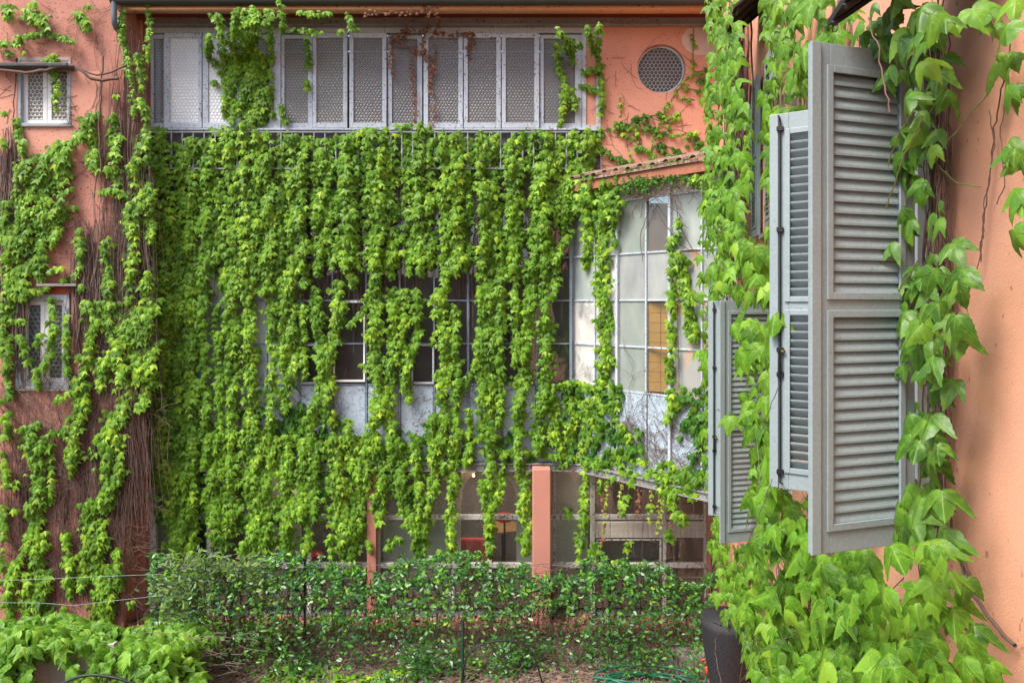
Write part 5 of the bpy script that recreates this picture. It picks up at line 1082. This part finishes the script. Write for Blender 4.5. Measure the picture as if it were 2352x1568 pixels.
# left shrub
SH = thing('shrub', (xw(540, 11.9), 11.9, 0), 'grey-green shrub with several dark trunks at the left end of the hedge', 'shrub')
fo = Foliage(); br = []
for pl_, r in (([(555, 1580), (553, 1500), (548, 1420), (552, 1350), (535, 1290)], .035), ([(535, 1580), (520, 1480), (510, 1400), (525, 1360), (518, 1330), (490, 1290)], .032), ([(520, 1330), (480, 1300), (440, 1290)], .018), ([(550, 1420), (580, 1380), (620, 1350)], .016), ([(515, 1500), (480, 1420), (440, 1380), (400, 1370)], .016), ([(555, 1500), (590, 1450), (640, 1420)], .012), ([(545, 1360), (560, 1300), (580, 1270)], .012)):
    P, _ = poly_t(pl_, 10); P = P+rng.normal(0, 1.5, P.shape); Q = unproj(P[:, 0], P[:, 1], np.full(len(P), 11.9)); Q[:, 2] = np.maximum(Q[:, 2], -.1)
    mb = MB(); mb.tube(Q, np.linspace(r, r*.5, len(Q)), 7); mb.build('trunk' if r > .03 else 'branch', 'bark', SH, True)
for (cx_, cy_, sx, sy, n) in [(a_, b_, c_, d_, int(e_*.62)) for a_, b_, c_, d_, e_ in ((500, 1310, 75, 34, 650), (400, 1345, 55, 40, 420), (440, 1400, 60, 40, 350), (590, 1340, 40, 40, 260), (470, 1290, 40, 22, 200), (400, 1290, 22, 20, 60), (560, 1300, 34, 20, 160), (600, 1440, 50, 60, 300), (480, 1500, 30, 50, 220), (620, 1540, 60, 30, 200))]:
    px = rng.normal(cx_, sx*.55, n); py = rng.normal(cy_, sy*.55, n); P = unproj(px, py, 11.9+rng.normal(0, .22, n)); P[:, 2] = np.maximum(P[:, 2], .05)
    az = rng.uniform(0, 6.283, n); tip = np.column_stack([np.cos(az), np.sin(az)*.7-.2, rng.uniform(-.5, .9, n)]); nor = np.column_stack([rng.normal(0, .4, n), -.5+rng.normal(0, .4, n), rng.uniform(.3, 1.4, n)])
    h = rng.random(n) < .2; s_ = rng.uniform(.08, .14, n)
    fo.add(P[~h], tip[~h], nor[~h], s_[~h], OVN, 'olive'); fo.add(P[h], tip[h]+[0, 0, .6], nor[h], s_[h], OVN, 'ivy')
fo.finish(SH, 300)
# garden wall at the lower left and the creeper on it
GW = MB(); yg = 10.5; GW.box(xw(-300, yg), xw(262, yg), yg, yg+.1, 0, zw(1478, yg)); 
gwo = thing('garden_wall', (xw(100, yg), yg, 0), 'low stained pale concrete wall under the creeper at the lower left', 'wall')
GW.build('wall_body', 'concrete', gwo, bevel=.01)
VG = thing('creeper', (xw(150, yg), yg, 0), 'light green creeper sprawling over the low garden wall at the lower left', 'creeper')
fo = Foliage()
def sprawl(fo, poly, n, d0, d1, size, mat_, fam=MI, zmin=.05):
    poly = np.array(poly, float); a, b = poly.min(0), poly.max(0); px = rng.uniform(a[0], b[0], n*2); py = rng.uniform(a[1], b[1], n*2); k = inpoly(poly, px, py); px, py = px[k][:n], py[k][:n]
    f_ = np.clip((py-a[1])/(b[1]-a[1]), 0, 1); dd = d1+(d0-d1)*f_+rng.normal(0, .15, len(px)); P = unproj(px, py, dd); P[:, 2] = np.maximum(P[:, 2], zmin)
    leafdir(fo, P, rng.uniform(size[0], size[1], len(P))*.88, rng.normal(0, .8, len(P)), fam, mat_, .8, (0, -1, 0), 1.6, .55)
sprawl(fo, [(-10, 1425), (60, 1420), (140, 1405), (200, 1425), (290, 1440), (420, 1430), (500, 1460), (440, 1480), (250, 1470), (150, 1480), (0, 1490)], 620, 10.6, 12.0, (.13, .20), 'creeper')
sprawl(fo, [(-10, 1440), (150, 1450), (120, 1490), (60, 1510), (60, 1530), (-10, 1540)], 170, 10.2, 10.5, (.15, .21), 'creeper')
sprawl(fo, [(100, 1470), (260, 1455), (270, 1568), (160, 1568), (150, 1520), (95, 1520)], 60, 10.2, 10.45, (.14, .2), 'creeper')
sprawl(fo, [(140, 1440), (330, 1450), (440, 1480), (470, 1570), (290, 1570), (240, 1490), (140, 1475)], 460, 10.0, 11.4, (.13, .2), 'creeper')
sprawl(fo, [(280, 1500), (330, 1465), (400, 1490), (380, 1560), (300, 1545)], 150, 9.8, 10.4, (.15, .21), 'creeper')
sprawl(fo, [(40, 1530), (60, 1520), (80, 1570), (45, 1570)], 20, 10.2, 10.4, (.13, .2), 'creeper'); sprawl(fo, [(-10, 1500), (30, 1500), (20, 1570), (-10, 1570)], 60, 10.0, 10.4, (.14, .2), 'creeper')
fo.finish(VG, 300)
vs = []
for k in range(90):
    x = random.uniform(230, 560); yy = random.uniform(1450, 1540); P, _ = poly_t([(x, yy), (x+random.uniform(-70, 70), yy+random.uniform(-10, 20))], 14); P = P+rng.normal(0, 2.5, P.shape); vs.append((unproj(P[:, 0], P[:, 1], np.full(len(P), 10.9)), .005))
flush_stems(VG, vs, 'stemgrey', 3)
GC = Foliage(); gcr = thing('ground_ivy', (0, 12.3, 0), 'low ground ivy creeping over the litter below the hedge', 'ivy')
def gcov(n, x0, x1, d0, d1, size, mat_, thresh):
    d = rng.uniform(d0, d1, n); px = rng.uniform(x0, x1, n); x = (px-CX)/F*d; nz = np.sin(x*1.9+d*2.3)+np.sin(x*.83-d*3.1+1)+np.sin(x*4.1+2)*.5; k = nz > thresh; x, d = x[k], d[k]; m_ = len(x)
    az = rng.uniform(0, 6.283, m_); tip = np.column_stack([np.cos(az), np.sin(az), rng.uniform(-.3, .1, m_)]); nor = np.column_stack([rng.normal(0, .3, m_), rng.normal(-.4, .3, m_), np.ones(m_)])
    GC.add(np.column_stack([x, d, rng.uniform(.03, .14, m_)]), tip, nor, rng.uniform(*size, m_), LO, mat_)
gcov(1500, 330, 1100, 11.3, 13.5, (.06, .12), 'ivy', .1); gcov(300, 1000, 1640, 11.3, 13.4, (.05, .11), 'ivydark', .6); gcov(900, 330, 1000, 11.2, 12.2, (.06, .11), 'ivy', .0); gcov(500, 330, 800, 13.2, 13.9, (.08, .14), 'ivy', -.5)
GC.finish(gcr, 200)
# litter: dead leaves and broken twigs
DL = Foliage(); n = 5200; d = rng.uniform(11.2, 13.95, n); x = (rng.uniform(300, 1680, n)-CX)/F*d; az = rng.uniform(0, 6.283, n)
lit = MB
tipv = np.column_stack([np.cos(az), np.sin(az), rng.normal(0, .25, n)]); norv = np.column_stack([rng.normal(0, .5, n), rng.normal(0, .5, n), np.ones(n)])
Vs, Ts, Us, Ns, off = [], [], [], [], 0
nn_ = nrm(norv-nrm(tipv)*np.sum(norv*nrm(tipv), 1, keepdims=True)); tp = nrm(tipv); rt = np.cross(tp, nn_); sz = rng.uniform(.05, .12, n)*np.where(d > 12.9, 1.2, .9)
for kk in range(6):
    q = np.arange(kk, n, 6); V, T, U = LO[kk]; P = np.column_stack([x, d, rng.uniform(.01, .05, n)])
    VV = (P[q, None]+V[None, :, 0, None]*(rt[q]*sz[q, None])[:, None]+V[None, :, 1, None]*(tp[q]*sz[q, None])[:, None]+V[None, :, 2, None]*1.6*(nn_[q]*sz[q, None])[:, None]).reshape(-1, 3)
    Vs.append(VV); Ts.append((T[None]+(np.arange(len(q))*len(V))[:, None, None]).reshape(-1, 3)+off); Us.append(np.tile(U, (len(q), 1))); Ns.append(np.repeat(rng.random(len(q)), len(V))); off += len(VV)
M['deadleaf'] = leafmat('dead_leaf', (.13, .06, .04), (.33, .145, .085), (.50, .30, .20), .1, .8, back=(.3, .2, .15))
o = bpy.data.objects.new('leaf_litter', mesh_from(np.vstack(Vs), np.vstack(Ts), np.vstack(Us), np.concatenate(Ns), 'deadleaf', 'leaf_litter')); link(o)
tagit(o, 'russet dead leaves scattered over the soil along the foot of the facade', 'leaf litter', kind='stuff')
mb = MB()
for k in range(8000):
    d_ = random.uniform(11.1, 13.2); x_ = (random.uniform(330, 1660)-CX)/F*d_; a_ = random.gauss(0, .9); L_ = random.uniform(.06, .3); z_ = random.uniform(.01, .11); dz = random.gauss(0, .04)
    p0 = Vector((x_, d_, z_)); p1 = p0+Vector((math.cos(a_)*L_, math.sin(a_)*L_, dz)); p1.z = max(p1.z, .01); mb.tube([p0, (p0+p1)/2+Vector((0, 0, random.uniform(0, .02))), p1], random.uniform(.002, .006), 3)
mb.build('twig_litter', 'twig', label='grey-brown broken twigs lying thick on the ground below the hedge', cat='twigs', kind='stuff')
# ledge line along the bed foot, lower right slab
mb = MB(); mb.box(xw(1545, 11.7), 3.3, 11.7, 12.0, -.05, zw(1505, 11.7)); mb.build('low_wall', 'kerb', bevel=.01, label='short grey concrete wall behind the hose at the lower right', cat='wall')
# planter at lower right
pl_ = thing('planter', (xw(1665, 9.6), 9.6, 0), 'black rough-textured tapering planter half hidden under the creeper', 'planter')
prof = [(0, .10), (.05, .12), (.3, .16), (.6, .24), (.9, .34), (1.15, .40), (1.22, .41), (1.23, .37), (1.18, .34)]
kf = (zw(1415, 9.6))/1.23
mb = MB(); mb.tube([(xw(1672, 9.6)+.02*z*z, 9.6, z*kf) for z, r in prof], [r*.9 for z, r in prof], 28, True); mb.build('planter_body', 'rock', pl_, True)
mb = MB(); mb.tube([(xw(1668, 9.6), 9.6, 1.16*kf), (xw(1668, 9.6), 9.6, 1.2*kf)], .29, 20, True); mb.build('planter_soil', 'soil', pl_)
# hose coil with orange nozzle
HO = thing('garden_hose', (xw(1480, 11.0), 11.0, 0), 'green coiled garden hose with an orange nozzle at the foot of the hedge', 'hose')
mb = MB(); pts = []
for k in range(140):
    a_ = k/139*math.pi*7; rr_ = .42+.10*math.sin(a_*.37); pts.append((xw(1490, 11.05)+1.0*math.cos(a_)*rr_*1.5, 11.25+math.sin(a_)*rr_*.55, .10+.12*k/139+.04*math.sin(a_*1.3)))
pts += [(xw(1560, 11.1), 11.1, .12), (xw(1600, 11.1), 11.15, .10), (xw(1623, 11.1), 11.15, .2), (xw(1625, 11.1), 11.15, .3)]
mb.tube(pts, .017, 7); mb.build('hose_tube', 'hose', HO, True)
e = Vector((xw(1626, 11.1), 11.15, .3)); mb = MB(); mb.tube([e, e+Vector((0, 0, .1)), e+Vector((-.02, 0, .13))], [.03, .034, .02], 10, True); mb.build('nozzle', 'orangeplastic', HO, True)
mb = MB(); mb.tube([e+Vector((-.02, 0, .13)), e+Vector((-.03, 0, .2))], [.022, .02], 8, True); mb.tube([e+Vector((-.1, 0, .2)), e+Vector((.03, 0, .23))], .022, 8, True); mb.build('tap', surf('dark_red_tap', (.3, .06, .04), .5, .2, 5), HO, True)
def tubething(name, lb, cat, pl__, d_, r, m_):
    P, _ = poly_t(pl__, 8); 
    for _i in range(2): P[1:-1] = (P[:-2]+P[1:-1]*2+P[2:])/4
    Q = unproj(P[:, 0], P[:, 1], np.full(len(P), d_)); Q[:, 2] = np.maximum(Q[:, 2], .02); mb = MB(); mb.tube(Q, r, 6); mb.build(name, m_, None, True, label=lb, cat=cat)
tubething('irrigation_pipe', 'black bent irrigation pipe arching to the dark green stake in the middle', 'pipe', [(1060, 1568), (1064, 1530), (1075, 1500), (1100, 1480), (1140, 1470), (1190, 1472), (1220, 1490), (1236, 1530), (1245, 1568)], 11.3, .014, 'blackhose')
tubething('irrigation_pipe', 'black irrigation pipe curving over the creeper at the lower left', 'pipe', [(140, 1570), (180, 1552), (220, 1548), (270, 1556), (330, 1575)], 9.9, .02, 'blackhose')
tubething('line_wire', 'upper thin pale wire stretched in front of the left wing', 'wire', [(-10, 1333), (150, 1327), (260, 1322), (370, 1318)], 11.6, .0035, 'wire')
tubething('line_wire', 'lower sagging pale wire stretched in front of the left wing', 'wire', [(-10, 1383), (100, 1384), (170, 1390), (250, 1380), (380, 1366)], 11.6, .0035, 'wire')

# ------------------------------------------------------------ what stands behind the camera (seen only mirrored in the panes)
OB = thing('opposite_building', (0, -16, 0), 'plain brownish-pink building across the courtyard, mirrored in the panes', 'building')
mb = MB(); mb.box(-16, 9, -16.3, -16, 0, 7.5); mb.build('wall', surf('brown_pink_render', (.30, .17, .13), .9, .2, 1), OB)
for i in range(7):
    mb = MB(); frame_ring(mb, -14+i*3.2, -12.9+i*3.2, 3.5, 5.3, .08, .08, .08, .08, -16, -15.93); fr_ = mb.build('window', 'greywin', OB); mb = MB(); mb.box(-13.92+i*3.2, -12.98+i*3.2, -15.99, -15.98, 3.58, 5.22); mb.build('pane', 'dark', fr_)
